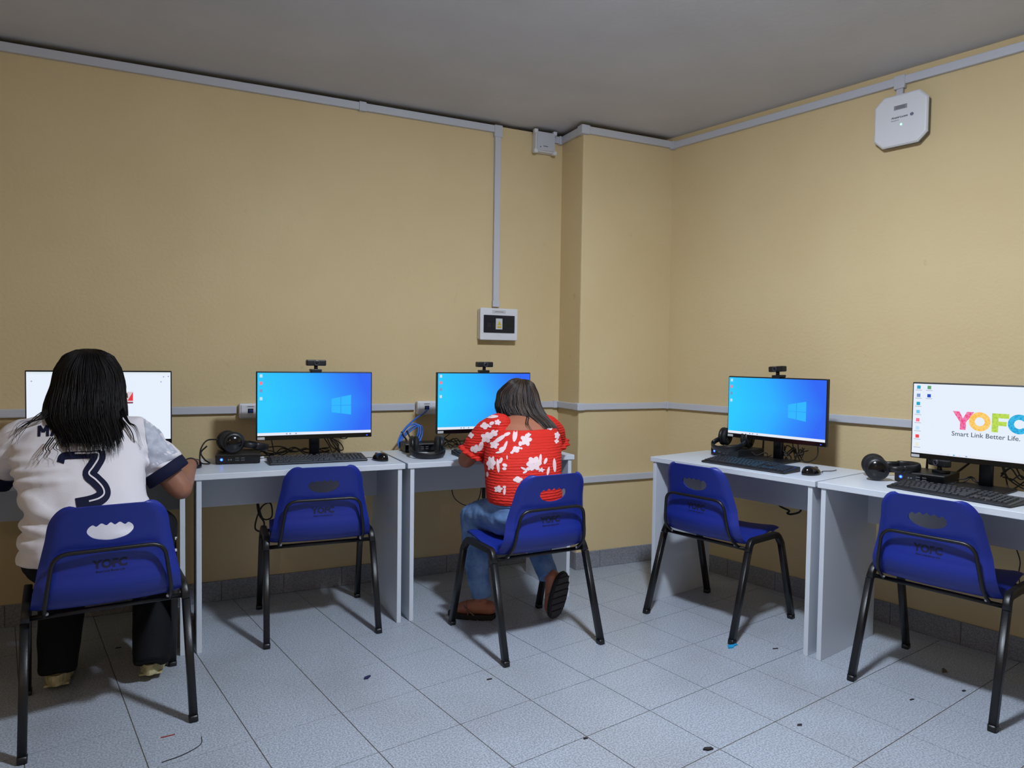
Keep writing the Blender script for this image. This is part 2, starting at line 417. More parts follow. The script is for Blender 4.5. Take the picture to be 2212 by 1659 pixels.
for k in range(3): box('print_line', -.02, .022, -.0517, -.051, .05+k*.005, .0525+k*.005, GREYP, s1)
def wall_text(body, size, x, y, z, m, parent, offset=0, name='lettering', align='LEFT', space=1):
    return link(name, text_mesh(body, size, offset, .0003, align, space), m, parent, loc=(x, y, z), rot=(PI/2, 0, 0))
DK = mat('dark_lettering', (62, 62, 72), rough=.6)
wall_text('Alcatel·Lucent', .0125, -.038, -.0505, .0075, DK, t, .0003); wall_text('Enterprise', .008, -.038, -.0505, -.004, GREYP, t)
vs, fs = [], []; lathe(vs, fs, [(.0075, 0), (.0075, .001)], Matrix.Translation((.052, -.05, .012)) @ Matrix.Rotation(PI/2, 4, 'X'), 20); lo = mk('logo_disc', vs, fs, mat('logo_purple', (80, 74, 120), rough=.5), t)
tube('logo_mark', [(.050, -.0514, .006), (.0555, -.0514, .011), (.050, -.0514, .014), (.054, -.0514, .018)], .0008, STICK, lo, sides=5)
vs, fs = [], []; lathe(vs, fs, [(.0042, 0), (.0042, .001), (.002, .0018)], Matrix.Translation((.006, -.05, -.024)) @ Matrix.Rotation(PI/2, 4, 'X'), 12); mk('status_light', vs, fs, LEDG, t)

# wall sockets in the mid rail
def socket(x, label):
    t = empty('data_socket', (x, 0, .963)); tag(t, label, 'socket', 'data sockets in the rail')
    box('body', -.065, .065, -.042, -.0005, -.039, .037, WHITEP, t, bev=.008)
    box('face_plate', -.055, .06, -.046, -.0415, -.033, .031, WHITEP, t, bev=.003)
    box('label_strip', -.03, .008, -.0468, -.0458, .018, .026, STICK, t); box('print_line', -.026, .004, -.0472, -.0467, .0205, .0235, GREYP, t)
    box('jack', -.024, .002, -.0475, -.0455, -.01, .012, BLACKP, t); box('plug', -.018, -.002, -.062, -.047, -.008, .006, mat('blue_plug', (30, 70, 165), rough=.4), t, bev=.002)
    return t
socket(-2.375, 'white data socket with blue plug, left of the second monitor')
socket(-1.442, 'white data socket with blue plug above the coiled blue cable')
socket(-3.235, 'white data socket behind the white monitor at the far left')

# ------------------------------------------------------------------ ceiling lamps (both outside the frame)
def ceiling_lamp(x, y, label, color, power, r=.11):
    t = empty('ceiling_lamp', (x, y, H)); tag(t, label, 'lamp')
    vs, fs = [], []; lathe(vs, fs, [(r, 0), (r+.008, -.004), (r+.008, -.034), (r, -.040)], Matrix(), 32); mk('housing', vs, fs, WHITEP, t)
    m = mat('lit_diffuser_%d' % int(power), (255, 255, 255)); b = m.node_tree.nodes['Principled BSDF']
    b.inputs['Emission Color'].default_value = (*color, 1); b.inputs['Emission Strength'].default_value = power
    vs, fs = [], []; lathe(vs, fs, [(r*math.sin(a), -.040-r*math.cos(a)*.30) for a in [PI/2-k*1.55/12 for k in range(13)]], Matrix(), 32); mk('diffuser', vs, fs, m, t, smooth=True)
ceiling_lamp(-1.44, -2.36, 'round cool white lamp on the ceiling above the room', LAMP_COLOR, LAMP_POWER)
ceiling_lamp(-3.9, -4.6, 'round warm lamp on the ceiling behind the viewer', LAMP2_COLOR, LAMP2_POWER)

# ================================================================== DESKS
def desk(st, x0, x1, yfront, label, depth=.48):
    t = empty('desk', stn(st, (x0+x1)/2, yfront+depth/2), sth(st)); tag(t, label, 'desk', 'white computer desks')
    h = (x1-x0)/2; d = depth/2
    box('desk_top', -h, h, -d, d, .725, .75, DESKM, t, bev=.002)
    for s in (-1, 1):
        xa, xb = sorted((s*(h-.014), s*(h-.034)))
        box('side_panel', xa, xb, -d+.006, d-.004, 0, .7248, DESKM, t, bev=.0015)
    box('modesty_panel', -h+.0342, h-.0342, d-.095, d-.079, .535, .7248, DESKM, t, bev=.001)
    return t
YF_L, YF_R = -.658, -.69
desk('L', -3.59, -2.680, YF_L, 'white desk under the person in the white jersey')
desk('L', -2.666, -1.762, YF_L, 'white desk with the empty chair, second from the left')
desk('L', -1.750, -.851, YF_L, 'white desk of the person in the red blouse')
desk('R', .717, 1.606, YF_R, 'white desk right of the corner column')
desk('R', 1.616, 2.516, YF_R, 'white desk at the right edge of the picture')

# ================================================================== CHAIRS
def make_chair():
    root = empty('chair')
    # shell: profile from front lip to the top of the back
    prof = catmull([(.205, .418), (.200, .440), (.165, .452), (.05, .440), (-.06, .424), (-.13, .418), (-.178, .442), (-.202, .49), (-.199, .535), (-.197, .58), (-.216, .67), (-.237, .738), (-.246, .762)], 9)
    prof = [Vector((0, p[0], p[1])) for p in [(q.x, q.y) for q in [Vector((a[0], a[1], 0)) for a in prof]]]
    n = len(prof); K = 24; vs, fs = [], []
    L = [0]
    for i in range(1, n): L.append(L[-1]+(prof[i]-prof[i-1]).length)
    T = L[-1]
    def hw(s):                                        # half width along the profile
        keys = [(0, .180), (.04, .198), (.2, .205), (.37, .213), (.45, .222), (.52, .220), (.62, .210), (.72, .196), (.85, .176), (.93, .168), (1, .160)]
        for (a, wa), (b, wb) in zip(keys, keys[1:]):
            if a <= s <= b: return wa+(wb-wa)*(s-a)/(b-a)
        return keys[-1][1]
    for i, p in enumerate(prof):
        s = L[i]/T; W = hw(s)
        tg = (prof[min(i+1, n-1)]-prof[max(i-1, 0)]).normalized(); nn = Vector((0, -tg.z, tg.y))   # towards the sitter
        if nn.z < 0 and s < .4: nn = -nn
        for k in range(K+1):
            u = -1+2*k/K
            # rounded top corners
            q = p.copy(); ww = W
            if s > .90:
                e = (s-.90)/.10; ww = W-.048*max(0, 1-math.sqrt(max(0, 1-e*e)))
            if s < .05: ww = W-.02*(1-s/.05)
            x = u*ww
            bowl = (.026 if s < .42 else .022*max(0, 1-abs(s-.55)/.5)+.005)
            fold = .016*max(0, (abs(u)-.82)/.18)**2
            if s < .45: q = q+Vector((0, 0, bowl*(u*u-.55)*.7))+Vector((0, 0, -fold*.6))
            else: q = q+Vector((0, 1, 0))*(bowl*(u*u-.25)+fold)
            vs.append(Vector((x, q.y, q.z)))
    for i in range(n-1):
        for k in range(K):
            a = i*(K+1)+k; fs.append((a, a+1, a+K+2, a+K+1))
    sh = mk('seat_shell', vs, fs, BLUE, root, smooth=True)
    so = sh.modifiers.new('s', 'SOLIDIFY'); so.thickness = .006; so.offset = 0
    # scalloped hand hole
    zc = .672; hole = []
    top = [(.066, .004), (.062, .017), (.050, .026), (.040, .020), (.026, .030), (.012, .022), (0, .031), (-.012, .022), (-.026, .030), (-.040, .020), (-.050, .026), (-.062, .017), (-.066, .004)]
    bot = [(-.060, -.008), (-.045, -.020), (-.02, -.027), (0, -.029), (.02, -.027), (.045, -.020), (.060, -.008)]
    hole = catmull([(a, b, 0) for a, b in top+bot], 3, closed=True)
    m = len(hole); cv = [(p.x, -.4, zc+p.y) for p in hole]+[(p.x, .0, zc+p.y) for p in hole]
    cf = [tuple(range(m)), tuple(range(m, 2*m))[::-1]]+[(i, m+i, m+(i+1) % m, (i+1) % m) for i in range(m)]
    cut = mk('cut', cv, cf, BLUE)
    bo = sh.modifiers.new('b', 'BOOLEAN'); bo.object = cut; bo.operation = 'DIFFERENCE'; bo.solver = 'EXACT'
    me = evaluated_mesh(sh); sh.modifiers.clear(); sh.data = me; bpy.data.objects.remove(cut)
    me.polygons.foreach_set('use_smooth', [True]*len(me.polygons)); me.set_sharp_from_angle(angle=.9)
    # side frames: inverted U of oval tube, each leg its own mesh
    for s in (-1, 1):
        xf, xt = s*.240, s*.230
        rear = [Vector((xf, -.255, .012)), Vector((xt+s*.004, -.135, .385))]
        front = [Vector((xf, .255, .012)), Vector((xt+s*.004, .150, .385))]
        rail = fillet([rear[1], Vector((xt, -.112, .432)), Vector((xt, .118, .432)), front[1]], .055, 7)
        kw = dict(sides=12, rad2=.0130, up=(0, 1, 0), square=True)
        tube('leg', rear, .0150, BLACKM, root, **kw); tube('leg', front, .0150, BLACKM, root, **kw)
        tube('side_rail', rail, .0150, BLACKM, root, **kw)
        for yy in (-.255, .255):
            tube('foot_cap', [Vector((xf, yy, 0)), Vector((xf-s*.0008, yy*(1-.012), .02))], .0165, BLACKP, root, sides=12, rad2=.0142, up=(0, 1, 0), square=True)
        vs, fs = [], []; lathe(vs, fs, [(.006, 0), (.006, .003), (.003, .005)], Matrix.Translation((s*.175, -.150, .412)) @ Matrix.Rotation(PI/2, 4, 'X'), 10); mk('bolt', vs, fs, CHROME, root)
    tube('cross_bar', [(-.224, -.128, .398), (.224, -.128, .398)], .0085, BLACKM, root, sides=10)
    tube('cross_bar', [(-.222, .10, .420), (.222, .10, .420)], .0085, BLACKM, root, sides=10)
    bf = fillet([(-.182, -.128, .398), (-.180, -.204, .45), (-.156, -.226, .615), (.156, -.226, .615), (.180, -.204, .45), (.182, -.128, .398)], .045, 7)
    tube('back_tube', bf, .0068, BLACKM, root, sides=8)
    # printed lettering on the back of the shell
    bvh = BVHTree.FromPolygons([v.co for v in me.vertices], [tuple(p.vertices) for p in me.polygons])
    def printed(body, size, z, off):
        tm = text_mesh(body, size, off, 0, 'CENTER', 1.05)
        for v in tm.vertices:
            x, zz = v.co.x, z+v.co.y
            h = bvh.ray_cast(Vector((x, -.5, zz)), Vector((0, 1, 0)))
            v.co = Vector((x, (h[0].y if h[0] else -.19)-.0008, zz))
        link('lettering', tm, PRINT, root)
    printed('YOFC', .036, .552, .0016); printed('Smart Link Better Life', .0088, .538, .0002)
    return root
chair0 = make_chair()
def place_chair(first, pos, rz, label):
    o = chair0 if first else copy_tree(chair0)
    o.location = (pos[0], pos[1], 0); o.rotation_euler = (0, 0, rz); tag(o, label, 'chair', 'blue plastic chairs with black legs'); return o
place_chair(True, (-2.947, -1.014), .129, 'blue plastic chair with the person in the white jersey on it')
place_chair(False, (-2.131, -.464), -.042, 'empty blue plastic chair at the second desk from the left')
place_chair(False, (-1.305, -1.002), .079, 'blue plastic chair with the person in the red blouse on it')
c4 = stn('R', 1.075, -.5825); place_chair(False, c4, TH_R+.027, 'empty blue plastic chair right of the corner, at the desk with the blue screen')
c5 = stn('R', 2.05, -.497); place_chair(False, c5, TH_R+.015, 'empty blue plastic chair in front of the screen with coloured letters')

# ================================================================== MONITORS
def emis(name, rgb, k=1.0):
    m = mat(name, (0, 0, 0), rough=.25, spec=.3, emit=rgb, estr=k); return m
def desktop_screen_mat():
    m = mat('blue_desktop_screen', (0, 0, 0), rough=.25, spec=.3); nt = m.node_tree; b = nt.nodes['Principled BSDF']
    tc = nt.nodes.new('ShaderNodeTexCoord'); sp = nt.nodes.new('ShaderNodeSeparateXYZ'); nt.links.new(tc.outputs['Object'], sp.inputs[0])
    # distance-like mix: cyan on the left, deep blue to the upper right and lower right
    mr = nt.nodes.new('ShaderNodeMapRange'); mr.inputs[1].default_value = -.27; mr.inputs[2].default_value = .27; nt.links.new(sp.outputs['X'], mr.inputs[0])
    ab = nt.nodes.new('ShaderNodeMath'); ab.operation = 'ABSOLUTE'; nt.links.new(sp.outputs['Z'], ab.inputs[0])
    ml = nt.nodes.new('ShaderNodeMath'); ml.operation = 'MULTIPLY_ADD'; ml.inputs[1].default_value = .9; nt.links.new(ab.outputs[0], ml.inputs[0]); nt.links.new(mr.outputs[0], ml.inputs[2])
    r = nt.nodes.new('ShaderNodeValToRGB'); e = r.color_ramp.elements
    e[0].position = .12; e[0].color = lin((46, 200, 255)); e[1].position = 1.0; e[1].color = lin((48, 104, 246))
    x = e.new(.5); x.color = lin((46, 178, 255)); x = e.new(.75); x.color = lin((46, 142, 252))
    nt.links.new(ml.outputs[0], r.inputs['Fac']); nt.links.new(r.outputs['Color'], b.inputs['Emission Color']); b.inputs['Emission Strength'].default_value = 1.0
    return m
DESKTOP = desktop_screen_mat()
WHITES = emis('white_screen', (230, 239, 252), 1.0)
TASKB = emis('taskbar_light', (228, 234, 246)); PANE = emis('pane_light', (48, 182, 255)); ICONW = emis('icon_pale', (190, 225, 250)); ICONR = emis('icon_red', (255, 120, 140)); ICONB = emis('icon_teal', (40, 160, 200)); ICOND = emis('icon_dark', (120, 150, 200))
SW, SH = .532, .294
def flat(name, poly, m, parent, y):
    n = len(poly); return mk(name, [(p[0], y, p[1]) for p in poly], [tuple(range(n))], m, parent)
def rect(name, x0, x1, z0, z1, m, parent, y): return flat(name, [(x0, z0), (x1, z0), (x1, z1), (x0, z1)], m, parent, y)
def uv(u, v): return (-SW/2+u*SW, SH/2-v*SH)       # fractions from the top-left of the screen
def monitor(st, x, y, rz, label, kind, bf=.15):
    t = empty('monitor', stn(st, x, y, .75), sth(st)+rz); tag(t, label, 'monitor', 'flat computer monitors on the desks')
    # local: screen faces -y; z from the desk top
    z0, z1 = .098, .420; zc = z1-.006-SH/2
    bk = box('housing', -.271, .271, .0, .022, z0, z1, BLACKP, t, bev=.003)
    box('rear_bulge', -.17, .17, .021, .042, z0+.05, z1-.08, BLACKP, t, bev=.008)
    ch = box('chin_bezel', -.269, .269, -.0025, .0005, z0+.001, zc-SH/2-.0005, BLACKG, t, bev=.0008, seg=1)
    box('maker_sticker', -.266, -.234, -.0032, -.0024, z0+.004, z0+.016, STICK, ch)
    box('power_light', .243, .249, -.0032, -.0024, z0+.009, z0+.0115, LEDB, ch)
    tube('stand_neck', [(0, .046, .008), (0, .046, .20)], .024, BLACKP, t, sides=12, rad2=.012, up=(1, 0, 0), square=True)
    box('neck_hinge', -.035, .035, .026, .062, .17, .24, BLACKP, t, bev=.006)
    box('stand_base', -.10, .10, -bf, .08, 0, .010, BLACKP, t, bev=.004)
    sc_m = DESKTOP if kind == 'desktop' else WHITES
    s = mk('screen', [(-SW/2, 0, -SH/2), (SW/2, 0, -SH/2), (SW/2, 0, SH/2), (-SW/2, 0, SH/2)], [(0, 1, 2, 3)], sc_m, t); s.location = (0, -.0008, zc)
    Y = -.0006
    if kind == 'desktop':
        rect('taskbar', *[uv(0, 1)[0], uv(1, 1)[0]], uv(0, 1)[1], uv(0, .955)[1], TASKB, s, Y)
        q = [[(.638, .425), (.718, .395), (.718, .53), (.638, .53)], [(.724, .393), (.815, .36), (.815, .53), (.724, .53)], [(.638, .537), (.718, .537), (.718, .665), (.638, .645)], [(.724, .537), (.815, .537), (.815, .69), (.724, .667)]]
        for p in q: flat('logo_pane', [uv(*c) for c in p][::-1], PANE, s, Y)
        for k, (vv, m) in enumerate(((.05, ICONW), (.165, ICONR), (.285, ICOND), (.41, ICONW))): rect('icon', uv(.018, 0)[0], uv(.042, 0)[0], uv(0, vv+.025)[1], uv(0, vv-.025)[1], m, s, Y)
        for uu in (.24, .27, .32): rect('task_icon', uv(uu, 0)[0], uv(uu+.012, 0)[0], uv(0, .988)[1], uv(0, .968)[1], ICOND, s, Y*1.6)
    elif kind == 'page':
        rect('page_bar', -SW/2, SW/2, uv(0, .03)[1], uv(0, .0)[1], emis('page_bar_light', (222, 232, 240)), s, Y)
        im = rect('page_picture', uv(.645, 0)[0], uv(.725, 0)[0], uv(0, .46)[1], uv(0, .29)[1], emis('picture_pale', (215, 200, 205)), s, Y)
        flat('picture_red', [uv(.685, .42), uv(.725, .42), uv(.725, .29)], emis('picture_red', (225, 60, 70)), im, Y*1.8)
        flat('picture_dark', [uv(.65, .36), uv(.69, .38), uv(.685, .31), uv(.66, .29)], emis('picture_dark', (60, 62, 50)), im, Y*1.8)
        rect('picture_foot', uv(.645, 0)[0], uv(.725, 0)[0], uv(0, .46)[1], uv(0, .44)[1], emis('picture_maroon', (120, 50, 70)), im, Y*1.8)
        for uu, vv in ((.03, .13), (.945, .065), (.98, .06), (.925, .14)): rect('page_mark', uv(uu, 0)[0], uv(uu+.008, 0)[0], uv(0, vv+.01)[1], uv(0, vv-.005)[1], ICOND, s, Y)
    else:
        # coloured letters and the line of text
        def col(name, rgb, rgb2):
            m = mat(name, (0, 0, 0), rough=.25, spec=.3); nt = m.node_tree; b = nt.nodes['Principled BSDF']
            tc = nt.nodes.new('ShaderNodeTexCoord'); n = nt.nodes.new('ShaderNodeTexVoronoi'); n.inputs['Scale'].default_value = 130; nt.links.new(tc.outputs['Object'], n.inputs['Vector'])
            r = nt.nodes.new('ShaderNodeValToRGB'); r.color_ramp.elements[0].position = .2; r.color_ramp.elements[1].position = .65
            r.color_ramp.elements[0].color = lin(rgb2); r.color_ramp.elements[1].color = lin(rgb)
            nt.links.new(n.outputs['Distance'], r.inputs['Fac']); nt.links.new(r.outputs['Color'], b.inputs['Emission Color']); b.inputs['Emission Strength'].default_value = 1; return m
        k = SH
        x0 = -.113; zt, zb = .040, -.034; hh = zt-zb
        pk, yl_, gr, bl = col('letter_pink', (240, 130, 175), (235, 60, 130)), col('letter_amber', (250, 210, 120), (250, 185, 70)), col('letter_lime', (190, 220, 90), (160, 205, 70)), col('letter_sky', (60, 185, 230), (20, 150, 210))
        flat('letter_y', [(x0, zt), (x0+.024, zt), (x0+.038, zt-.028), (x0+.052, zt), (x0+.077, zt), (x0+.049, zt-.044), (x0+.049, zb), (x0+.028, zb), (x0+.028, zt-.044)][::-1], pk, s, Y)
        def ring(name, cx, r1, r0, a0, a1, m, yy):
            N_ = 40; cz = (zt+zb)/2; vs, fs = [], []
            for i in range(N_+1):
                a = a0+(a1-a0)*i/N_; vs += [(cx+r1*math.cos(a), yy, cz+r1*math.sin(a)), (cx+r0*math.cos(a), yy, cz+r0*math.sin(a))]
            for i in range(N_): fs.append((2*i, 2*i+1, 2*i+3, 2*i+2))
            return mk(name, vs, fs, m, s)
        ring('letter_o', x0+.098, .038, .0175, 0, 2*PI, yl_, Y*1.5)
        xf = x0+.140
        flat('letter_f', [(xf, zt), (xf, zb), (xf+.022, zb), (xf+.022, -.008), (xf+.05, -.008), (xf+.05, .009), (xf+.022, .009), (xf+.022, .022), (xf+.058, .022), (xf+.058, zt)], gr, s, Y)
        ring('letter_c', x0+.232, .038, .0175, .75, 2*PI-.75, bl, Y*1.5)
        link('slogan', text_mesh('Smart Link Better Life.', .0262, .0002), emis('slogan_grey', (70, 82, 95)), s, loc=(x0-.002, Y, -.061), rot=(PI/2, 0, 0))
        cols = [ICONB, ICOND, ICONB, emis('icon_sky', (120, 200, 240)), ICONR, ICONW, emis('icon_strong_red', (240, 70, 80)), emis('icon_cream', (235, 232, 215))]
        for i, m in enumerate(cols):
            c = uv(.038, .05+i*.118); rect('icon', c[0]-.007, c[0]+.007, c[1]-.007, c[1]+.007, m, s, Y); rect('icon_caption', c[0]-.013, c[0]+.013, c[1]-.014, c[1]-.011, emis('caption_grey', (185, 192, 202)), s, Y)
        for i, m in enumerate((emis('icon_green', (90, 160, 110)), emis('icon_royal', (40, 80, 190)))):
            c = uv(.115, .05+i*.118); rect('icon', c[0]-.007, c[0]+.007, c[1]-.007, c[1]+.007, m, s, Y); rect('icon_caption', c[0]-.013, c[0]+.013, c[1]-.014, c[1]-.011, emis('caption_grey', (185, 192, 202)), s, Y)
        rect('taskbar', -SW/2, SW/2, -SH/2, -SH/2+.010, TASKB, s, Y)
        for i, uu in enumerate((.21, .26, .30, .34, .385)): rect('task_icon', uv(uu, 0)[0], uv(uu+.012, 0)[0], -SH/2+.003, -SH/2+.007, (ICONW, ICONW, ICONB, ICONW, ICOND)[i], s, Y*1.6)
    return t
MON = [('L', -3.014, -.36, 0, 'monitor with a white web page behind the long-haired head', 'page', .06),
       ('L', -2.120, -.37, 0, 'monitor with a blue desktop at the empty left-hand chair', 'desktop', .005),
       ('L', -1.235, -.36, 0, 'monitor with a blue desktop behind the person in red', 'desktop', .06),
       ('R', 1.170, -.29, 0, 'monitor with a blue desktop on the desk right of the column', 'desktop'),
       ('R', 2.090, -.30, 0, 'white monitor screen with coloured letters at the right edge', 'letters')]
for a in MON: monitor(*a)

# ------------------------------------------------------------------ webcams
def webcam(loc, rz, label, tilt=0):
    t = empty('webcam', loc, rz); tag(t, label, 'webcam', 'black webcams on the monitors')
    b = box('body', -.046, .046, -.018, .016, .022, .05, BLACKP, t, bev=.005)
    vs, fs = [], []; lathe(vs, fs, [(.013, 0), (.013, .006), (.009, .007), (.008, .003)], Matrix.Translation((0, -.017, .036)) @ Matrix.Rotation(PI/2, 4, 'X'), 20); ln = mk('lens_ring', vs, fs, mat('lens_grey', (60, 62, 72), rough=.3), b)
    vs, fs = [], []; lathe(vs, fs, [(.008, 0), (.005, .002), (.001, .003)], Matrix.Translation((0, -.019, .036)) @ Matrix.Rotation(PI/2, 4, 'X'), 16); mk('lens', vs, fs, BLACKG, b, smooth=True)
    tube('swivel', [(0, 0, .004), (0, 0, .024)], .009, BLACKP, t, sides=12)
    box('clip', -.026, .026, -.016, .03, -.006, .006, BLACKP, t, bev=.003)
    box('clip_lip', -.024, .024, -.016, -.012, -.012, 0, BLACKP, t, bev=.0015); box('clip_foot', -.02, .02, .026, .032, -.05, 0, BLACKP, t, bev=.002)
    return t
zt = .75+.420+.0065
webcam(stn('L', -2.120, -.362, zt), .03, 'black webcam on the second monitor from the left')
webcam(stn('L', -1.238, -.352, zt), 0, 'black webcam on the monitor behind the person in red')
wc4 = webcam(stn('R', 1.178, -.282, zt), TH_R-.25, 'black webcam on the monitor right of the column'); wc4.rotation_euler = (0, -.06, TH_R-.25)

# ------------------------------------------------------------------ keyboards
def cap_mesh(w, d, h=.006, ins=.0022):
    vs = []
    for z, i in ((0, 0), (h, ins)):
        vs += [(-w/2+i, -d/2+i, z), (w/2-i, -d/2+i, z), (w/2-i, d/2-i, z), (-w/2+i, d/2-i, z)]
    me = bpy.data.meshes.new('key'); me.from_pydata(vs, [], [(4, 5, 6, 7), (0, 1, 5, 4), (1, 2, 6, 5), (2, 3, 7, 6), (3, 0, 4, 7)]); me.update(); me.materials.append(KEYM); return me
CAPS = {}
def cap(w, d=.0165):
    k = (round(w, 4), round(d, 4))
    if k not in CAPS: CAPS[k] = cap_mesh(w, d)
    return CAPS[k]
def keyboard(st, x, y, rz, label):
    t = empty('keyboard', stn(st, x, y, .75), sth(st)+rz); tag(t, label, 'keyboard', 'black keyboards on the desks')
    w, d = .222, .068
    vs = [(-w, -d, .001), (w, -d, .001), (w, d, .001), (-w, d, .001), (-w, -d, .010), (w, -d, .010), (w, d, .024), (-w, d, .024)]
    bm = bmesh.new(); bv = [bm.verts.new(v) for v in vs]
    for f in [(3, 2, 1, 0), (4, 5, 6, 7), (0, 1, 5, 4), (1, 2, 6, 5), (2, 3, 7, 6), (3, 0, 4, 7)]: bm.faces.new([bv[i] for i in f])
    bmesh.ops.bevel(bm, geom=bm.edges[:], offset=.004, segments=2, affect='EDGES', profile=.5)
    bd = bmobj('case', bm, BLACKP, t)
    box('front_strip', -.2, .2, -.0687, -.0675, .0035, .0075, mat('strip_grey', (52, 56, 66), rough=.4), bd)
    slope = math.atan2(.014, 2*d); p = .019
    def key(cx, cy, wd, dd=.0165):
        o = bpy.data.objects.new('key', cap(wd, dd)); COL.objects.link(o); o.parent = t
        o.location = (cx, cy, .0098+(cy+d)/(2*d)*.014); o.rotation_euler = (slope, 0, 0)
    X0 = -.212
    rows = [[1.0, -.9]+[1]*4+[-.5]+[1]*4+[-.5]+[1]*4, [1]*13+[2], [1.5]+[1]*12+[1.5], [1.8]+[1]*11+[2.2], [1.25]+[1]*11+[2.75], [1.3, 1.3, 1.3, 5.6, 1.3, 1.3, 1.3, 1.6]]
    ys = [.052, .028, .009, -.010, -.029, -.048]
    for r, yy in zip(rows, ys):
        tot = sum(abs(q) for q in r); sc = 15*p/tot; cx = X0
        for q in r:
            if q > 0: key(cx+q*sc/2, yy, q*sc-.0025)
            cx += abs(q)*sc
    nx = X0+15*p+.006
    for j in range(3):
        for r in (0, 1, 2): key(nx+(j+.5)*p*.93, ys[r], p*.93-.0025)
        key(nx+(j+.5)*p*.93, ys[5], p*.93-.0025)
    key(nx+1.5*p*.93, ys[4], p*.93-.0025)
    mx = nx+3*p*.93+.006
    for r in (1, 2, 3, 4, 5):
        for j in range(4): key(mx+(j+.5)*p*.93, ys[r], p*.93-.0025)
    return t
keyboard('L', -2.125, -.447, -.01, 'black keyboard on the desk of the empty left-hand chair')
keyboard('R', 1.213, -.568, .0, 'black keyboard on the desk right of the column')
keyboard('R', 2.075, -.545, -.13, 'black keyboard in front of the screen with coloured letters')
keyboard('L', -1.23, -.50, 0, 'black keyboard under the hands of the person in red')
keyboard('L', -3.02, -.50, 0, 'black keyboard hidden in front of the person in the jersey')

# ------------------------------------------------------------------ mice
def mouse(st, x, y, rz, label):
    t = empty('mouse', stn(st, x, y, .75), sth(st)+rz); tag(t, label, 'mouse', 'black computer mice')
    vs, fs = [], []; nu, nv = 20, 10
    for i in range(nv+1):
        f = i/nv*PI/2
        for k in range(nu):
            a = 2*PI*k/nu; r = math.cos(f)**.7
            yy = math.sin(a)*.052*r; xx = math.cos(a)*.030*r*(1-.12*math.sin(a)*1)
            zz = .036*math.sin(f)**.9*(1-.22*math.sin(a)*r)
            vs.append((xx, yy, .001+zz))
    for i in range(nv):
        for k in range(nu):
            a0 = i*nu+k; a1 = i*nu+(k+1) % nu; fs.append((a0, a1, a1+nu, a0+nu))
    fs.append(tuple(range(nu))[::-1])
    mk('shell', vs, fs, BLACKG, t, smooth=True)
    vs, fs = [], []; lathe(vs, fs, [(.002, -.004), (.009, -.004), (.009, .004), (.002, .004)], Matrix.Translation((0, .028, .026)) @ Matrix.Rotation(PI/2, 4, 'Y'), 16); mk('wheel', vs, fs, mat('wheel_grey', (70, 72, 80), rough=.5), t)
    tube('cable', catmull([(0, .05, .008), (-.005, .075, .006), (-.03, .11, .004), (-.02, .16, .004), (-.03, .2, .004)], 6), .0018, CABLE, t, sides=6)
    return t
mouse('L', -1.845, -.515, .35, 'black mouse beside the keyboard at the empty left-hand chair')
mouse('R', 1.503, -.53, -.2, 'black mouse on the desk right of the column')
mouse('L', -2.655, -.44, .1, 'black mouse under the hand of the person in the jersey')

# ------------------------------------------------------------------ mini computers
def mini_pc(st, x, y, rz, label, antennas=(), w=.19, d=.19, h=.045, lit=True):
    """x, y = front left bottom corner"""
    t = empty('mini_computer', stn(st, x, y, .75), sth(st)+rz); tag(t, label, 'mini computer', 'black mini computers')
    bd = box('case', 0, w, 0, d, .002, h, BLACKP, t, bev=.004)
    box('front_panel', .002, w-.002, -.0014, .0006, .005, h-.004, BLACKG, bd, bev=.0005, seg=1)
    vs, fs = [], []; lathe(vs, fs, [(.0065, 0), (.0065, .001)], Matrix.Translation((.026, -.0014, h/2)) @ Matrix.Rotation(PI/2, 4, 'X'), 16); pw = mk('power_button', vs, fs, LEDB if lit else BLACKP, t)
    if lit:
        vs, fs = [], []; lathe(vs, fs, [(.003, 0), (.003, .0006)], Matrix.Translation((.026, -.0025, h/2)) @ Matrix.Rotation(PI/2, 4, 'X'), 12); mk('power_glyph', vs, fs, mat('led_core', (90, 220, 255), emit=(90, 225, 255), estr=2), pw)
    for k, px in enumerate((.056, .066)): box('audio_jack', px-.003, px+.003, -.0022, -.001, h/2-.004, h/2+.002, GREYP, t)
    for k, px in enumerate((.084, .108)):
        box('usb_port', px, px+.016, -.0022, -.001, h/2+.003, h/2+.008, mat('port_grey', (70, 72, 80), rough=.5), t)
        box('usb_port', px, px+.016, -.0022, -.001, h/2-.007, h/2-.002, mat('port_grey', (70, 72, 80), rough=.5), t)
    for i, (ax, lean, ln) in enumerate(antennas):
        tube('antenna', [(ax, d+.004, h*.6), (ax, d+.012, h*.75), (ax+lean*.3, d+.014, h+.01), (ax+lean, d+.016, h+ln)], [.004, .005, .005, .004], BLACKP, t, sides=8)
    for fx in (.02, w-.02):
        for fy in (.02, d-.02): box('foot', fx-.008, fx+.008, fy-.008, fy+.008, 0, .003, BLACKP, t)
    return t
mini_pc('L', -2.568, -.405, -.10, 'black mini computer with a headset on it, second desk from the left')
mini_pc('L', -1.655, -.30, -.05, 'black mini computer left of the person in red', antennas=((.05, -.035, .05), (.075, -.03, .055)), lit=False, d=.13)
mini_pc('R', .842, -.35, -.15, 'black mini computer under the headset, desk right of the column', antennas=((.17, .0, .06),))
mini_pc('R', 1.794, -.390, .06, 'black mini computer at the right edge with a webcam lying on it', antennas=((.06, .0, .05), (.17, .07, .06)))
mini_pc('L', -3.50, -.52, .1, 'black mini computer cut by the left edge of the picture')

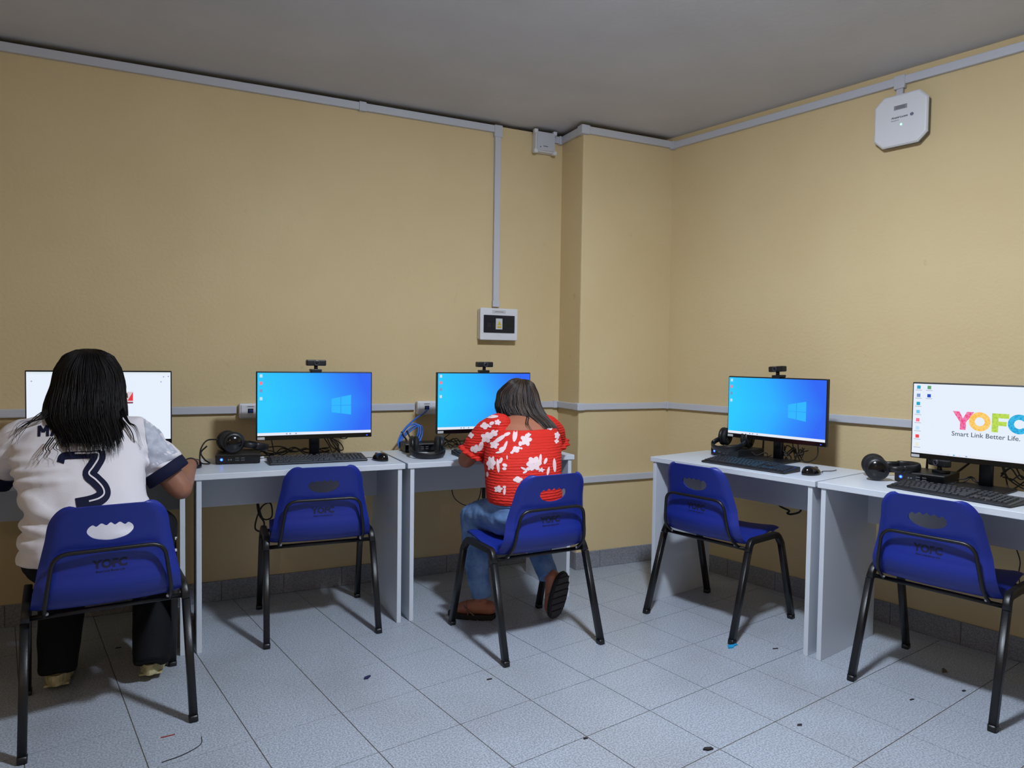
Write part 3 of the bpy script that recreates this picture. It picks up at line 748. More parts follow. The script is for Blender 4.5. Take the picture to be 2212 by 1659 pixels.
# ------------------------------------------------------------------ headsets
def headset(loc, basis, label, boom=True):
    """local: cups on the x axis, band rising along +z. basis = (world dir of local x, world dir of local z)"""
    t = empty('headset', loc); tag(t, label, 'headset', 'black over-ear headsets')
    ex = Vector(basis[0]).normalized(); ez = Vector(basis[1]); ez = (ez-ex*ez.dot(ex)).normalized(); ey = ez.cross(ex)
    t.rotation_euler = Matrix((ex, ey, ez)).transposed().to_euler()
    for s in (-1, 1):
        Mx = Matrix.Translation((s*.062, 0, 0)) @ Matrix.Rotation(s*PI/2, 4, 'Y')
        vs, fs = [], []; lathe(vs, fs, [(.030, 0), (.044, .002), (.049, .010), (.047, .018), (.036, .024), (.012, .026), (.004, .026)], Mx, 28); c = mk('ear_cup', vs, fs, BLACKP, t, smooth=True)
        vs, fs = [], []; lathe(vs, fs, [(.024, -.004), (.024, -.016), (.036, -.021), (.046, -.014), (.047, -.004), (.042, .002)], Mx, 28); mk('ear_cushion', vs, fs, mat('cushion', (15, 15, 18), rough=.7), c, smooth=True)
        vs, fs = [], []; lathe(vs, fs, [(.034, .0245), (.033, .0262), (.004, .0272)], Mx, 28); mk('cup_disc', vs, fs, BLACKG, c, smooth=True)
        tube('yoke', [(s*.074, 0, .04), (s*.082, 0, .07), (s*.080, 0, .10)], .007, BLACKP, t, sides=8, rad2=.014)
    arc = [Vector((.082*math.cos(a), 0, .095+.075*math.sin(a))) for a in [PI*k/16 for k in range(17)]]
    tube('head_band', arc, .004, BLACKP, t, sides=10, rad2=.016, up=(1, 0, 0))
    arc2 = [Vector((.076*math.cos(a), 0, .095+.069*math.sin(a))) for a in [PI*k/16 for k in range(3, 14)]]
    tube('band_pad', arc2, .005, mat('cushion', (15, 15, 18), rough=.7), t, sides=8, rad2=.013, up=(1, 0, 0))
    if boom: tube('microphone_boom', catmull([(.088, 0, 0), (.094, -.03, -.02), (.085, -.07, -.035), (.06, -.1, -.035)], 6), [.003]*19, BLACKP, t, sides=6)
    return t
hs = headset((-2.500, -.335, .75+.045+.050), ((.12, -1, .05), (1, .1, -.22)), 'black headset on the mini computer, second desk from the left', boom=False)
box('paper_tag', -.0935, -.0915, -.012, .016, .055, .068, STICK, hs); box('paper_tag', -.0935, -.0915, -.016, .012, .072, .09, STICK, hs)
headset((-1.575, -.405, .75+.050), ((1, -.25, 0), (-.25, -1, -.22)), 'black headset lying on the desk left of the person in red')
headset(stn('R', .935, -.26, .75+.045+.05), (stn('R', .95, .1), stn('R', .1, -1, -.3)), 'black headset on the mini computer, desk right of the column', boom=False)
headset(stn('R', 1.712, -.385, .75+.05), (stn('R', .5, -.87, .0), stn('R', .8, .5, .06)), 'black headset on the desk left of the screen with coloured letters', boom=False)
# webcam lying on the right-hand mini computer
wq = webcam(stn('R', 1.935, -.30, .75+.052), TH_R-.5, 'black webcam lying on the right-hand mini computer'); 

# ------------------------------------------------------------------ cables
def cable(label, paths, m=CABLE, r=.0028, group=None, cat='cable', name='cable'):
    if len(paths) == 1:
        o = tube(name, catmull(paths[0], 8), r, m, sides=6); return tag(o, label, cat, group)
    t = empty(name, paths[0][0]); base = Vector(paths[0][0])
    for p in paths: tube('strand', [q-base for q in catmull(p, 8)], r, m, t, sides=6)
    return tag(t, label, cat, group)
def loopy(st, x0, x1, y, z, n, amp, seed):
    rr = random.Random(seed); return [stn(st, x0+(x1-x0)*i/n, y+rr.uniform(-.03, .03), z+abs(rr.uniform(0, amp))) for i in range(n+1)]
G = 'cables on the desks'
cable('tangle of black cables behind the second monitor from the left', [loopy('L', -2.37, -2.03, -.24, .756, 6, .045, k) for k in range(6)] +
      [[stn('L', -2.08, -.31, .86), stn('L', -2.04, -.29, .80), stn('L', -2.02, -.27, .765), stn('L', -1.99, -.26, .80), stn('L', -2.05, -.29, .86)],
       [stn('L', -2.07, -.31, .86), stn('L', -1.99, -.29, .815), stn('L', -1.97, -.27, .775), stn('L', -2.02, -.26, .79), stn('L', -2.06, -.29, .86)],
       [stn('L', -2.06, -.31, .86), stn('L', -2.00, -.28, .80), stn('L', -1.985, -.27, .762), stn('L', -2.01, -.25, .80), stn('L', -2.05, -.29, .86)],
       [stn('L', -2.02, -.31, .87), stn('L', -2.0, -.3, .845), stn('L', -1.96, -.29, .835), stn('L', -1.92, -.29, .87)],
       [stn('L', -2.32, -.31, .86), stn('L', -2.31, -.29, .82), stn('L', -2.30, -.28, .77)]], group=G, name='cable_tangle')
cable('tangle of black cables beside the elbow of the person in red', [loopy('L', -1.47, -1.30, -.27, .756, 5, .06, 20+k) for k in range(6)] + [[stn('L', -1.40, -.33, .86), stn('L', -1.44, -.30, .82), stn('L', -1.48, -.28, .78)]], group=G, name='cable_tangle')
cable('tangle of black cables behind the monitor right of the column', [loopy('R', 1.19, 1.30, -.22, .756, 5, .08, 40+k) for k in range(6)] +
      [[stn('R', 1.27, -.24, .86), stn('R', 1.27, -.22, .79), stn('R', 1.31, -.23, .757), stn('R', 1.37, -.24, .79), stn('R', 1.38, -.25, .86)], loopy('R', 1.02, 1.16, -.27, .756, 6, .03, 60), [stn('R', 1.24, -.24, .86), stn('R', 1.24, -.22, .80), stn('R', 1.25, -.22, .757)]], group=G, name='cable_tangle')
cable('tangle of black cables under the screen with coloured letters', [loopy('R', 2.13, 2.30, -.20, .756, 5, .09, 80+k) for k in range(6)] + [loopy('R', 1.99, 2.10, -.26, .757, 6, .03, 91), loopy('R', 1.99, 2.10, -.25, .757, 6, .03, 92),
      [stn('R', 2.14, -.25, .86), stn('R', 2.15, -.22, .80), stn('R', 2.22, -.22, .76), stn('R', 2.25, -.24, .80), stn('R', 2.2, -.25, .85)]], group=G, name='cable_tangle')
GU = 'cable loops hanging under the desks'
yl2 = -.30
cable('black cable loop hanging under the second desk from the left', [[V(-2.375, yl2+.045, .60), V(-2.37, yl2+.04, .53), V(-2.35, yl2+.03, .46), V(-2.31, yl2+.03, .465), V(-2.315, yl2+.03, .53), V(-2.35, yl2+.04, .52), V(-2.375, yl2+.04, .47), V(-2.385, yl2+.03, .415), V(-2.355, yl2+.03, .40), V(-2.345, yl2+.03, .44), V(-2.37, yl2+.04, .49), V(-2.38, yl2+.04, .60)]], r=.004, group=GU)
cable('thin black cable drooping under the desk of the person in red', [[V(-1.385, -.262, .60), V(-1.37, -.255, .50), V(-1.32, -.25, .45), V(-1.265, -.25, .437), V(-1.22, -.25, .465), V(-1.205, -.255, .53), V(-1.205, -.26, .62)]], r=.0026, group=GU)
box('cable_plug', -.009, .009, -.008, .008, -.03, .03, CABLE, None, bev=.004); tag(bpy.data.objects['cable_plug'], 'black plug hanging under the desk of the person in red', 'plug', GU); bpy.data.objects['cable_plug'].location = (-1.19, -.255, .50)
cable('short black cable end under the desk right of the column', [[stn('R', 1.14, -.25, .56), stn('R', 1.19, -.245, .52), stn('R', 1.235, -.24, .505), stn('R', 1.225, -.24, .49), stn('R', 1.25, -.24, .49), stn('R', 1.30, -.25, .515), stn('R', 1.30, -.255, .56)]], r=.005, group=GU)
cable('thin black cable hanging at the right edge under the desk', [[stn('R', 2.16, -.2, .60), stn('R', 2.175, -.17, .52), stn('R', 2.19, -.16, .46), stn('R', 2.185, -.15, .40), stn('R', 2.2, -.14, .33), stn('R', 2.27, -.13, .30), stn('R', 2.4, -.12, .31)]], r=.0026, group=GU)
# blue network cable coil
co = [V(-1.455, -.06, .955), V(-1.48, -.075, .935), V(-1.55, -.12, .905), V(-1.62, -.15, .85), V(-1.655, -.17, .79), V(-1.64, -.18, .757)]
turns = []
for k in range(3):
    a, b = .012*k, .006*k
    turns += [V(-1.60+a, -.17-b, .765), V(-1.555+a, -.16-b, .80), V(-1.535+a, -.15, .855), V(-1.55+a, -.14, .885-b), V(-1.60+a, -.14-b, .862-b), V(-1.645+a*.6, -.155, .80), V(-1.645+a*.6, -.175-b, .758)]
cable('coiled blue network cable left of the monitor behind the person in red', [co+turns+[V(-1.56, -.16, .757), V(-1.53, -.15, .78), V(-1.535, -.15, .84)]], m=BLUEC, r=.0044, name='network_cable')
cable('black headset cord hanging beside the mini computer on the left desk', [[V(-2.555, -.36, .86), V(-2.60, -.35, .855), V(-2.625, -.36, .82), V(-2.63, -.37, .77), V(-2.62, -.39, .757), V(-2.59, -.395, .757), V(-2.61, -.36, .77), V(-2.625, -.34, .80), V(-2.6, -.35, .83)]], r=.0035, group=G)

# ================================================================== PEOPLE
SKIN1 = mat('skin_tan', (158, 108, 84), rough=.5, noise_amt=.06, noise_scale=12, bump=.05, bump_scale=120)
SKIN2 = mat('skin_brown', (168, 108, 84), rough=.5, noise_amt=.06, noise_scale=12, bump=.05, bump_scale=120)
class Solid:
    """closed primitives gathered into one mesh, fused into a single continuous surface by fuse()"""
    def __init__(s): s.v, s.f = [], []
    def ball(s, c, r, rot=None, nu=20, nv=12):
        r = r if isinstance(r, (tuple, list)) else (r, r, r); b = len(s.v); c = Vector(c)
        R = rot if rot else Matrix.Identity(3)
        s.v.append(c+R @ Vector((0, 0, -r[2])))
        for i in range(1, nv):
            a = -PI/2+PI*i/nv
            for k in range(nu):
                t = 2*PI*k/nu; s.v.append(c+R @ Vector((r[0]*math.cos(a)*math.cos(t), r[1]*math.cos(a)*math.sin(t), r[2]*math.sin(a))))
        s.v.append(c+R @ Vector((0, 0, r[2])))
        for k in range(nu): s.f.append((b, b+1+(k+1) % nu, b+1+k))
        for i in range(nv-2):
            for k in range(nu):
                a0 = b+1+i*nu+k; a1 = b+1+i*nu+(k+1) % nu; s.f.append((a0, a1, a1+nu, a0+nu))
        e = len(s.v)-1; l = b+1+(nv-2)*nu
        for k in range(nu): s.f.append((l+k, l+(k+1) % nu, e))
    def limb(s, pts, rad, n=16, flat=False):
        """rounded tapered chain"""
        P = [Vector(p) for p in pts]
        # smooth chain: dense sampling with catmull on position and linear radius
        C = catmull(P, 6); R = []
        for i in range(len(P)-1):
            for k in range(6): R.append(rad[i]+(rad[i+1]-rad[i])*k/6)
        R.append(rad[-1])
        t0 = (C[1]-C[0]).normalized(); t1 = (C[-1]-C[-2]).normalized()
        pre = [(C[0]-t0*R[0]*math.sin(a), R[0]*math.cos(a)) for a in (1.5, 1.1, .6)]; post = [(C[-1]+t1*R[-1]*math.sin(a), R[-1]*math.cos(a)) for a in (.6, 1.1, 1.5)]
        if flat: post = [(C[-1]+t1*.001, R[-1])]
        C = [q[0] for q in pre]+C+[q[0] for q in post]; R = [max(q[1], .001) for q in pre]+R+[max(q[1], .001) for q in post]
        sweep(s.v, s.f, C, R, sides=n)
    def rings(s, rs, n=28, power=1.0):
        """rs: (z, cx, cy, rx, ry[, tilt]) bottom to top"""
        b = len(s.v); m = len(rs)
        for z, cx, cy, rx, ry in rs:
            for k in range(n):
                t = 2*PI*k/n; c, sn = math.cos(t), math.sin(t)
                c = math.copysign(abs(c)**power, c); sn = math.copysign(abs(sn)**power, sn)
                s.v.append(Vector((cx+rx*c, cy+ry*sn, z)))
        for i in range(m-1):
            for k in range(n):
                a0 = b+i*n+k; a1 = b+i*n+(k+1) % n; s.f.append((a0, a1, a1+n, a0+n))
        s.f.append(tuple(b+k for k in range(n))[::-1]); s.f.append(tuple(b+(m-1)*n+k for k in range(n)))
    def fuse(s, name, m, parent, base, voxel=.008, it=6, disp=None):
        o = mk('tmp', s.v, s.f, m)
        r = o.modifiers.new('r', 'REMESH'); r.mode = 'VOXEL'; r.voxel_size = voxel
        sm = o.modifiers.new('s', 'SMOOTH'); sm.factor = .5; sm.iterations = it
        me = evaluated_mesh(o); old = o.data; bpy.data.objects.remove(o); bpy.data.meshes.remove(old)
        if disp:
            nr = [v.normal.copy() for v in me.vertices]
            for v, nn in zip(me.vertices, nr): v.co = v.co+nn*disp(v.co, nn)
        bvh = BVHTree.FromPolygons([v.co.copy() for v in me.vertices], [tuple(p.vertices) for p in me.polygons])
        for v in me.vertices: v.co -= base
        me.materials.clear(); ob = link(name, me, m, parent, smooth=True); return ob, bvh
def pray(px, py):
    return (CAM_R*((px-1106)/FPX)-CAM_U*((py-829.5)/FPX)+CAM_F).normalized()
def stick(bvh, px, py, off=.0018):
    h = bvh.ray_cast(CAM_POS, pray(px, py))
    return None if h[0] is None else h[0]+h[1].normalized()*(off if h[1].dot(pray(px, py)) < 0 else -off)
def print_grid(name, rows, bvh, m, parent, base, off=.0018):
    """rows of pixels -> a printed patch that follows the cloth"""
    P = [[stick(bvh, x, y, off) for x, y in r] for r in rows]; vs, fs, idx = [], [], {}
    for i, r in enumerate(P):
        for j, p in enumerate(r):
            if p is not None: idx[i, j] = len(vs); vs.append(p-base)
    for i in range(len(P)-1):
        for j in range(len(P[0])-1):
            q = [(i, j), (i, j+1), (i+1, j+1), (i+1, j)]
            if all(k in idx for k in q):
                c = [vs[idx[k]] for k in q]
                if max((c[0]-c[2]).length, (c[1]-c[3]).length) < .08: fs.append(tuple(idx[k] for k in q))
    if not fs: return None
    return mk(name, vs, fs, m, parent, smooth=True)
def ribbon_rows(pts, w, n=6, lanes=3, sm=True):
    C = catmull([(x, y, 0) for x, y in pts], n) if sm else [Vector((a[0]+(b[0]-a[0])*k/n, a[1]+(b[1]-a[1])*k/n, 0)) for a, b in zip(pts, pts[1:]) for k in range(n)]+[Vector((*pts[-1], 0))]
    rows = []
    for i, c in enumerate(C):
        t = (C[min(i+1, len(C)-1)]-C[max(i-1, 0)]).normalized(); nn = Vector((-t.y, t.x, 0))
        rows.append([(c.x+nn.x*w*(l/(lanes-1)-.5), c.y+nn.y*w*(l/(lanes-1)-.5)) for l in range(lanes)])
    return rows
def hand(S, wrist, d, side, up=(0, 0, 1), s=1.0, curl=.5):
    """palm, four unequal bent fingers and a thumb leaving the side of the palm; side=+1: thumb towards -x of the hand"""
    wrist = Vector(wrist); d = Vector(d).normalized(); up = Vector(up); r = d.cross(up).normalized(); up = r.cross(d)
    pc = wrist+d*.045*s
    R = Matrix((r, d, up)).transposed()
    S.ball(pc, (.036*s, .048*s, .015*s), R)
    for i, (off, ln) in enumerate(((-.027, .070), (-.009, .080), (.009, .076), (.026, .058))):
        k = wrist+d*.080*s+r*off*s*side+up*.004
        a1, a2, a3 = curl*.5, curl*1.1, curl*1.6; f = ln*s
        p1 = k+(d*math.cos(a1)-up*math.sin(a1))*f*.45; p2 = p1+(d*math.cos(a2)-up*math.sin(a2))*f*.32; p3 = p2+(d*math.cos(a3)-up*math.sin(a3))*f*.23
        S.limb([k-d*.02*s, k+up*.003, p1, p2, p3], [.009*s, .0095*s, .0088*s, .0082*s, .007*s], 10)
    b = wrist+d*.028*s-r*.028*s*side; S.limb([b, b+(d*.6-r*side*.8)*.03*s-up*.004, b+(d*.9-r*side*.5)*.055*s-up*.012], [.012*s, .0105*s, .008*s], 10)
def head(S, c, fwd, s=1.0):
    """skull, jaw, nose, lips, brow and ears, facing fwd"""
    c = Vector(c); f = Vector(fwd).normalized(); r = f.cross(Vector((0, 0, 1))).normalized(); u = r.cross(f); R = Matrix((r, f, u)).transposed()
    S.ball(c+u*.018*s, (.073*s, .092*s, .092*s), R); S.ball(c+f*.030*s-u*.055*s, (.054*s, .058*s, .056*s), R); S.ball(c+f*.066*s-u*.092*s, (.024*s, .020*s, .018*s), R)
    S.limb([c+f*.084*s+u*.012*s, c+f*.104*s-u*.022*s], [.008*s, .013*s], 10); S.ball(c+f*.086*s-u*.055*s, (.022*s, .010*s, .006*s), R); S.ball(c+f*.085*s-u*.066*s, (.019*s, .010*s, .006*s), R)
    S.ball(c+f*.080*s+u*.026*s, (.05*s, .012*s, .008*s), R)
    for k in (-1, 1): S.ball(c+r*k*.074*s-f*.004*s-u*.01*s, (.010*s, .020*s, .030*s), R)
    return f, r, u
def eyes(parent, base, c, fru, s):
    f, r, u = fru; c = Vector(c)
    for k in (-1, 1):
        q = Solid(); q.ball(c+f*.0765*s+r*k*.030*s+u*.002*s-base, .0115*s, nu=14, nv=8); e = mk('eye', q.v, q.f, mat('eye_white', (225, 222, 216), rough=.2), parent, smooth=True)
        q = Solid(); q.ball(c+f*.0838*s+r*k*.030*s+u*.002*s-base, .0056*s, nu=12, nv=6); mk('iris', q.v, q.f, mat('eye_dark', (40, 25, 18), rough=.2), e, smooth=True)
def key_interp(keys, t):
    if t <= keys[0][0]: return keys[0][1:]
    for a, b in zip(keys, keys[1:]):
        if a[0] <= t <= b[0]:
            k = (t-a[0])/(b[0]-a[0]); return tuple(x+(y-x)*k for x, y in zip(a[1:], b[1:]))
    a, b = keys[-2], keys[-1]; k = (t-a[0])/(b[0]-a[0]); return tuple(x+(y-x)*k for x, y in zip(a[1:], b[1:]))
def hair(parent, base, keys, mats, nstr, seed, endfn, rad=(.0028, .0055), extra=(), solid_to=1.0, thmax=1.95, wave=.006, cap=None):
    rr = random.Random(seed)
    def surf(t, th, off=0):
        z, cx, cy, rx, ry = key_interp(keys, t); return Vector((cx+(rx+off)*math.sin(th), cy-(ry+off)*math.cos(th), z))
    S = Solid(); n = 26; T = [i/22*solid_to for i in range(23)]; b = len(S.v)
    for t in T:
        z, cx, cy, rx, ry = key_interp(keys, t)
        for k in range(n):
            th = -1.75+3.5*k/(n-1); S.v.append(surf(t, th, -.004))
        S.v.append(Vector((cx+rx*.6, cy+min(.02, ry*.3), z))); S.v.append(Vector((cx-rx*.6, cy+min(.02, ry*.3), z)))
    m = n+2
    for i in range(len(T)-1):
        for k in range(m):
            a0 = b+i*m+k; a1 = b+i*m+(k+1) % m; S.f.append((a0, a0+m, a1+m, a1))
    S.f.append(tuple(b+k for k in range(m))); S.f.append(tuple(b+(len(T)-1)*m+k for k in range(m))[::-1])
    if cap:
        hc, (f, r, u), k = cap; hc = Vector(hc); S.ball(hc+u*.036*k-f*.014*k, (.080*k, .093*k, .087*k), Matrix((r, f, u)).transposed())
        for q in (-1, 1): S.limb([hc+u*.085*k+f*.03*k+r*q*.03*k, hc+u*.03*k+f*.028*k+r*q*.072*k, hc-u*.04*k+r*q*.083*k, hc-u*.10*k-f*.02*k+r*q*.09*k], [.016*k, .014*k, .016*k, .02*k])
    vol, bv = S.fuse('hair', mats[0], parent, base, voxel=.008, it=4)
    strands = [([], []) for _ in mats]
    for i in range(nstr):
        th0 = rr.uniform(-thmax, thmax); t1 = endfn(th0)*rr.uniform(.90, 1.04); off = rr.uniform(-.002, .007); ph = rr.uniform(0, 6.28); fr = rr.uniform(5, 10); dr = rr.uniform(-.12, .12)
        pts = []; N_ = 16; t0 = rr.uniform(.015, .10) if rr.random() < .7 else rr.uniform(.1, .4)
        for k in range(N_+1):
            q = k/N_; t = t0+(t1-t0)*q
            th = th0*min(1, .55+.45*min(1, t/.3))+dr*q+wave*8*math.sin(fr*q+ph)*q
            pts.append(surf(t, th, off*min(1, t/.1)+wave*.5*math.sin(fr*1.3*q+ph)*q)-base)
        R0 = rr.uniform(*rad); R = [R0*(.6+.4*min(1, k/4))*(1 if k < N_-5 else max(.08, (N_-k)/5.)) for k in range(N_+1)]
        mi = rr.choices(range(len(mats)), weights=[1]+[.4]*(len(mats)-1))[0] if len(mats) > 1 else 0
        sweep(*strands[mi], pts, R, sides=5, rad2=[x*.55 for x in R])
    for pts, r0 in extra:
        C = [p-base for p in catmull(pts, 6)]; sweep(*strands[0], C, [r0*max(.15, 1-k/len(C)) for k in range(len(C))], sides=5)
    for k, (v_, f_) in enumerate(strands):
        if f_: o = mk('strands', v_, f_, mats[k], vol, smooth=True); o['kind'] = 'stuff'
    return vol

# ------------------------------------------------------------------ person in the white jersey
B1 = Vector((-2.98, -.97, 0))
p1 = empty('person', B1); tag(p1, 'person with long black hair in a white number 3 jersey, seated at the far left', 'person')
def fold1(co, nn):
    a = noise.noise(co*7)*2.2; z = co.z
    amp = .0105*(1 if z < .84 else max(.22, 1-(z-.84)*7)); w_ = math.sin(z*105+(co.x+3.03)*14*(1 if co.x > -3.03 else -1)+a*2.6); return amp*(abs(w_)**.7*(1 if w_ > 0 else -1))*max(0, .30+1.1*noise.noise(co*4.5+Vector((5, 1, 2))))+.003*noise.noise(co*16)
JER = mat('jersey_white', (226, 222, 228), rough=.75, spec=.2, bump=.1, bump_scale=350)
JERG = mat('jersey_grey_pattern', (196, 200, 212), rough=.75, spec=.2, rgb2=(168, 174, 190), noise_scale=38)
NAVY = mat('navy_cloth', (20, 24, 52), rough=.75, spec=.2)
BLK = mat('black_cloth', (14, 15, 20), rough=.8, spec=.2, bump=.15, bump_scale=200)
torso1 = [(.535, -2.985, -.98, .226, .160), (.57, -2.985, -.98, .226, .165), (.63, -2.998, -.968, .206, .160), (.70, -3.008, -.945, .193, .152), (.78, -3.028, -.905, .198, .148), (.86, -3.04, -.855, .214, .140), (.92, -3.042, -.815, .208, .125), (.965, -3.045, -.785, .175, .105), (1.0, -3.05, -.755, .105, .08), (1.02, -3.05, -.74, .07, .06)]
shL, shR = (-3.225, -.775, .935), (-2.868, -.775, .935)
elR, wrR = (-2.712, -.80, .722), (-2.672, -.57, .782)
elL, wrL = (-3.40, -.72, .745), (-3.20, -.53, .785)
hc1 = (-3.035, -.665, 1.13); fw1 = (.02, 1, -.35)
S = Solid()
S.rings([(z, x, y, a-.014, b-.014) for z, x, y, a, b in torso1]); fru1 = head(S, hc1, fw1)
S.limb([(-3.05, -.745, .985), (-3.04, -.70, 1.06)], [.058, .052])
S.limb([shR, (-2.79, -.79, .83), elR], [.058, .052, .044]); S.limb([elR, (-2.70, -.70, .742), wrR], [.043, .042, .027])
S.limb([shL, (-3.31, -.755, .84), elL], [.058, .052, .044]); S.limb([elL, (-3.32, -.64, .765), wrL], [.043, .040, .027])
hand(S, wrR, (.03, 1, -.10), 1, curl=.75); hand(S, wrL, (.35, 1, -.06), -1, curl=.5)
for hx, kx, ax, ay in ((-3.09, -3.13, -3.12, -.795), (-2.85, -2.80, -2.812, -.825)):
    S.limb([(hx, -.95, .535), (kx, -.56, .52)], [.085, .06]); S.limb([(kx, -.56, .52), (ax, ay, .12)], [.055, .04]); S.limb([(ax, ay, .10), (ax, ay+.13, .05)], [.034, .03])
body1, _ = S.fuse('body', SKIN1, p1, B1, voxel=.006, it=4)
eyes(body1, B1, hc1, fru1, 1)
S = Solid(); S.rings(torso1, power=.88)
S.limb([shR, (-2.80, -.785, .85), (-2.760, -.797, .786)], [.072, .073, .072], flat=True); S.limb([shL, (-3.29, -.76, .86), (-3.335, -.747, .80)], [.072, .073, .072], flat=True)
S.limb([shL, (-3.05, -.77, .965), shR], [.066, .070, .066])
jer, bv1 = S.fuse('jersey', JER, p1, B1, voxel=.007, it=5, disp=fold1)
# navy cuffs
for a, b in (((-2.776, -.794, .810), (-2.750, -.798, .772)), ((-3.317, -.752, .825), (-3.342, -.745, .788))):
    a, b = Vector(a), Vector(b); t = (b-a).normalized()
    tube('sleeve_cuff', [p-B1 for p in (a, a+t*.004, b-t*.004, b)], [.079, .083, .083, .079], NAVY, jer, sides=24)
# grey pattern of the right sleeve
K = .2532
def cr(x, y): return (x*K, 700+y*K)
print_grid('sleeve_pattern', [[cr(1225+v*6+(60+v*25)*i/10, 815+v*42-i*(2+v*1.2)) for i in range(11)] for v in range(0, 11)], bv1, JERG, jer, B1)
top = [(516, 1186), (540, 1132), (640, 1122), (760, 1118), (862, 1108)]
print_grid('number_three', ribbon_rows([cr(*q) for q in top], 16, 6, 5), bv1, NAVY, jer, B1, .0022)
num = [(838, 1088), (842, 1140), (800, 1215), (762, 1282), (815, 1335), (872, 1395), (885, 1450), (845, 1492), (770, 1522), (650, 1545)]
print_grid('number_three', ribbon_rows([cr(*q) for q in num], 29, 6, 7), bv1, NAVY, jer, B1, .0024)
inl = [(640, 1108), (760, 1106), (832, 1104), (838, 1150), (795, 1222), (760, 1280), (815, 1330), (874, 1395), (886, 1450), (842, 1490), (760, 1515)]
print_grid('number_inline', ribbon_rows([cr(*q) for q in inl], 3.4, 8, 3), bv1, JER, jer, B1, .0046)
for seg in ([(335, 962), (338, 870)], [(340, 872), (372, 925)], [(372, 925), (405, 868)], [(407, 868), (408, 960)], [(440, 960), (470, 868)], [(470, 868), (500, 960)]):
    print_grid('name_letter', ribbon_rows([cr(*q) for q in seg], 6.2, 5, 3, sm=False), bv1, NAVY, jer, B1, .0022)
# trousers
S = Solid(); S.ball((-2.985, -.965, .535), (.225, .168, .110))
S.limb([(-3.10, -.95, .535), (-3.12, -.75, .53), (-3.13, -.56, .52)], [.108, .095, .078]); S.limb([(-2.850, -.95, .545), (-2.82, -.75, .545), (-2.80, -.56, .525)], [.112, .10, .078])
S.limb([(-3.13, -.56, .52), (-3.122, -.68, .32), (-3.120, -.82, .075)], [.076, .080, .064], flat=True); S.limb([(-2.80, -.56, .52), (-2.805, -.69, .32), (-2.815, -.852, .068)], [.076, .080, .064], flat=True)
tr, bvt = S.fuse('trousers', BLK, p1, B1, voxel=.008, it=5, disp=lambda c, n: .004*noise.noise(c*11))
for k in range(3):
    print_grid('side_stripe', ribbon_rows([(376, 1163+k*13), (388, 1163+k*12), (399, 1172+k*10)], 6, 5, 3), bvt, JER, tr, B1, .003)
# sneakers
CRM = mat('cream_shoe', (214, 208, 176), rough=.7, rgb2=(176, 168, 128), noise_scale=26)
SOLM = mat('cream_sole', (200, 192, 150), rough=.7, rgb2=(150, 140, 100), noise_scale=40)
for ax, ay, tw in ((-3.128, -.815, .04), (-2.815, -.850, -.10)):
    q = Solid(); q.limb([(0, 0, .052), (0, .10, .055), (0, .19, .045)], [.042, .045, .040]); q.limb([(0, .01, .06), (0, .03, .095)], [.038, .036])
    R = Matrix.Translation((ax, ay+.04, .012)) @ Matrix.Rotation(tw, 4, 'Z') @ Matrix.Rotation(-.07, 4, 'X') @ Matrix.Translation((0, 0, .016)) @ Matrix.Scale(1.12, 4)
    q.v = [R @ v for v in q.v]; sh, _ = q.fuse('sneaker', CRM, p1, B1, voxel=.006, it=4)
    out = [(.046*math.sin(a)*(1-.1*math.cos(a)), .10-.152*math.cos(a)) for a in [2*PI*k/28 for k in range(28)]]
    vs = []; n = 28
    for z in (-.004, .0, .026, .030): vs += [R @ Vector((x*(1 if 0 <= z < .03 else .93), y, z))-B1 for x, y in out]
    fs = [tuple(range(n))[::-1], tuple(range(3*n, 4*n))]+[(i*n+k, i*n+(k+1) % n, (i+1)*n+(k+1) % n, (i+1)*n+k) for i in range(3) for k in range(n)]
    so = mk('sole', vs, fs, SOLM, sh, smooth=False)
    for k in range(6):
        bm = bmesh.new(); bm_box(bm, -.036, .036, -.03+k*.04, -.008+k*.04, -.009, -.003, .002, 1)
        for v in bm.verts: v.co = R @ v.co-B1
        bmobj('tread', bm, SOLM, so)
# hair
HB = mat('hair_black', (9, 7, 9), rough=.55, spec=.25); HB2 = mat('hair_black_brown', (18, 13, 14), rough=.55, spec=.25)
k1 = [(0, 1.262, -3.02, -.70, .012, .012), (.05, 1.256, -3.022, -.698, .045, .05), (.13, 1.235, -3.025, -.692, .078, .09), (.25, 1.19, -3.027, -.690, .102, .118), (.4, 1.12, -3.028, -.69, .116, .138), (.52, 1.06, -3.035, -.70, .126, .152), (.65, 1.005, -3.035, -.73, .130, .165), (.78, .955, -3.015, -.79, .118, .160), (.9, .915, -3.005, -.838, .116, .145), (1.0, .882, -2.998, -.870, .108, .130)]
ex = []
rr = random.Random(5)
for k in range(10):      # loose locks over both shoulders
    a = rr.uniform(-.02, .02); ex.append(([V(-3.13+a, -.79, 1.06+a), V(-3.165+a, -.84, 1.01), V(-3.205-.02*rr.random(), -.87, .985+a), V(-3.225-.03*rr.random(), -.885, .95-.03*rr.random())], .0022))
for k in range(10):
    a = rr.uniform(-.02, .02); ex.append(([V(-2.925+a, -.80, 1.02+a), V(-2.895+a*.6, -.85, .99), V(-2.868+a*.5, -.885, .955+a), V(-2.858+a, -.90, .905-.03*rr.random())], .0026))
for k in range(8):
    a = rr.uniform(-.02, .02); ex.append(([V(-3.10+a, -.94, .95), V(-3.115+a, -.985, .92), V(-3.105+a*1.5, -1.0, .905), V(-3.125+a*2, -1.005, .885-.02*rr.random())], .002))
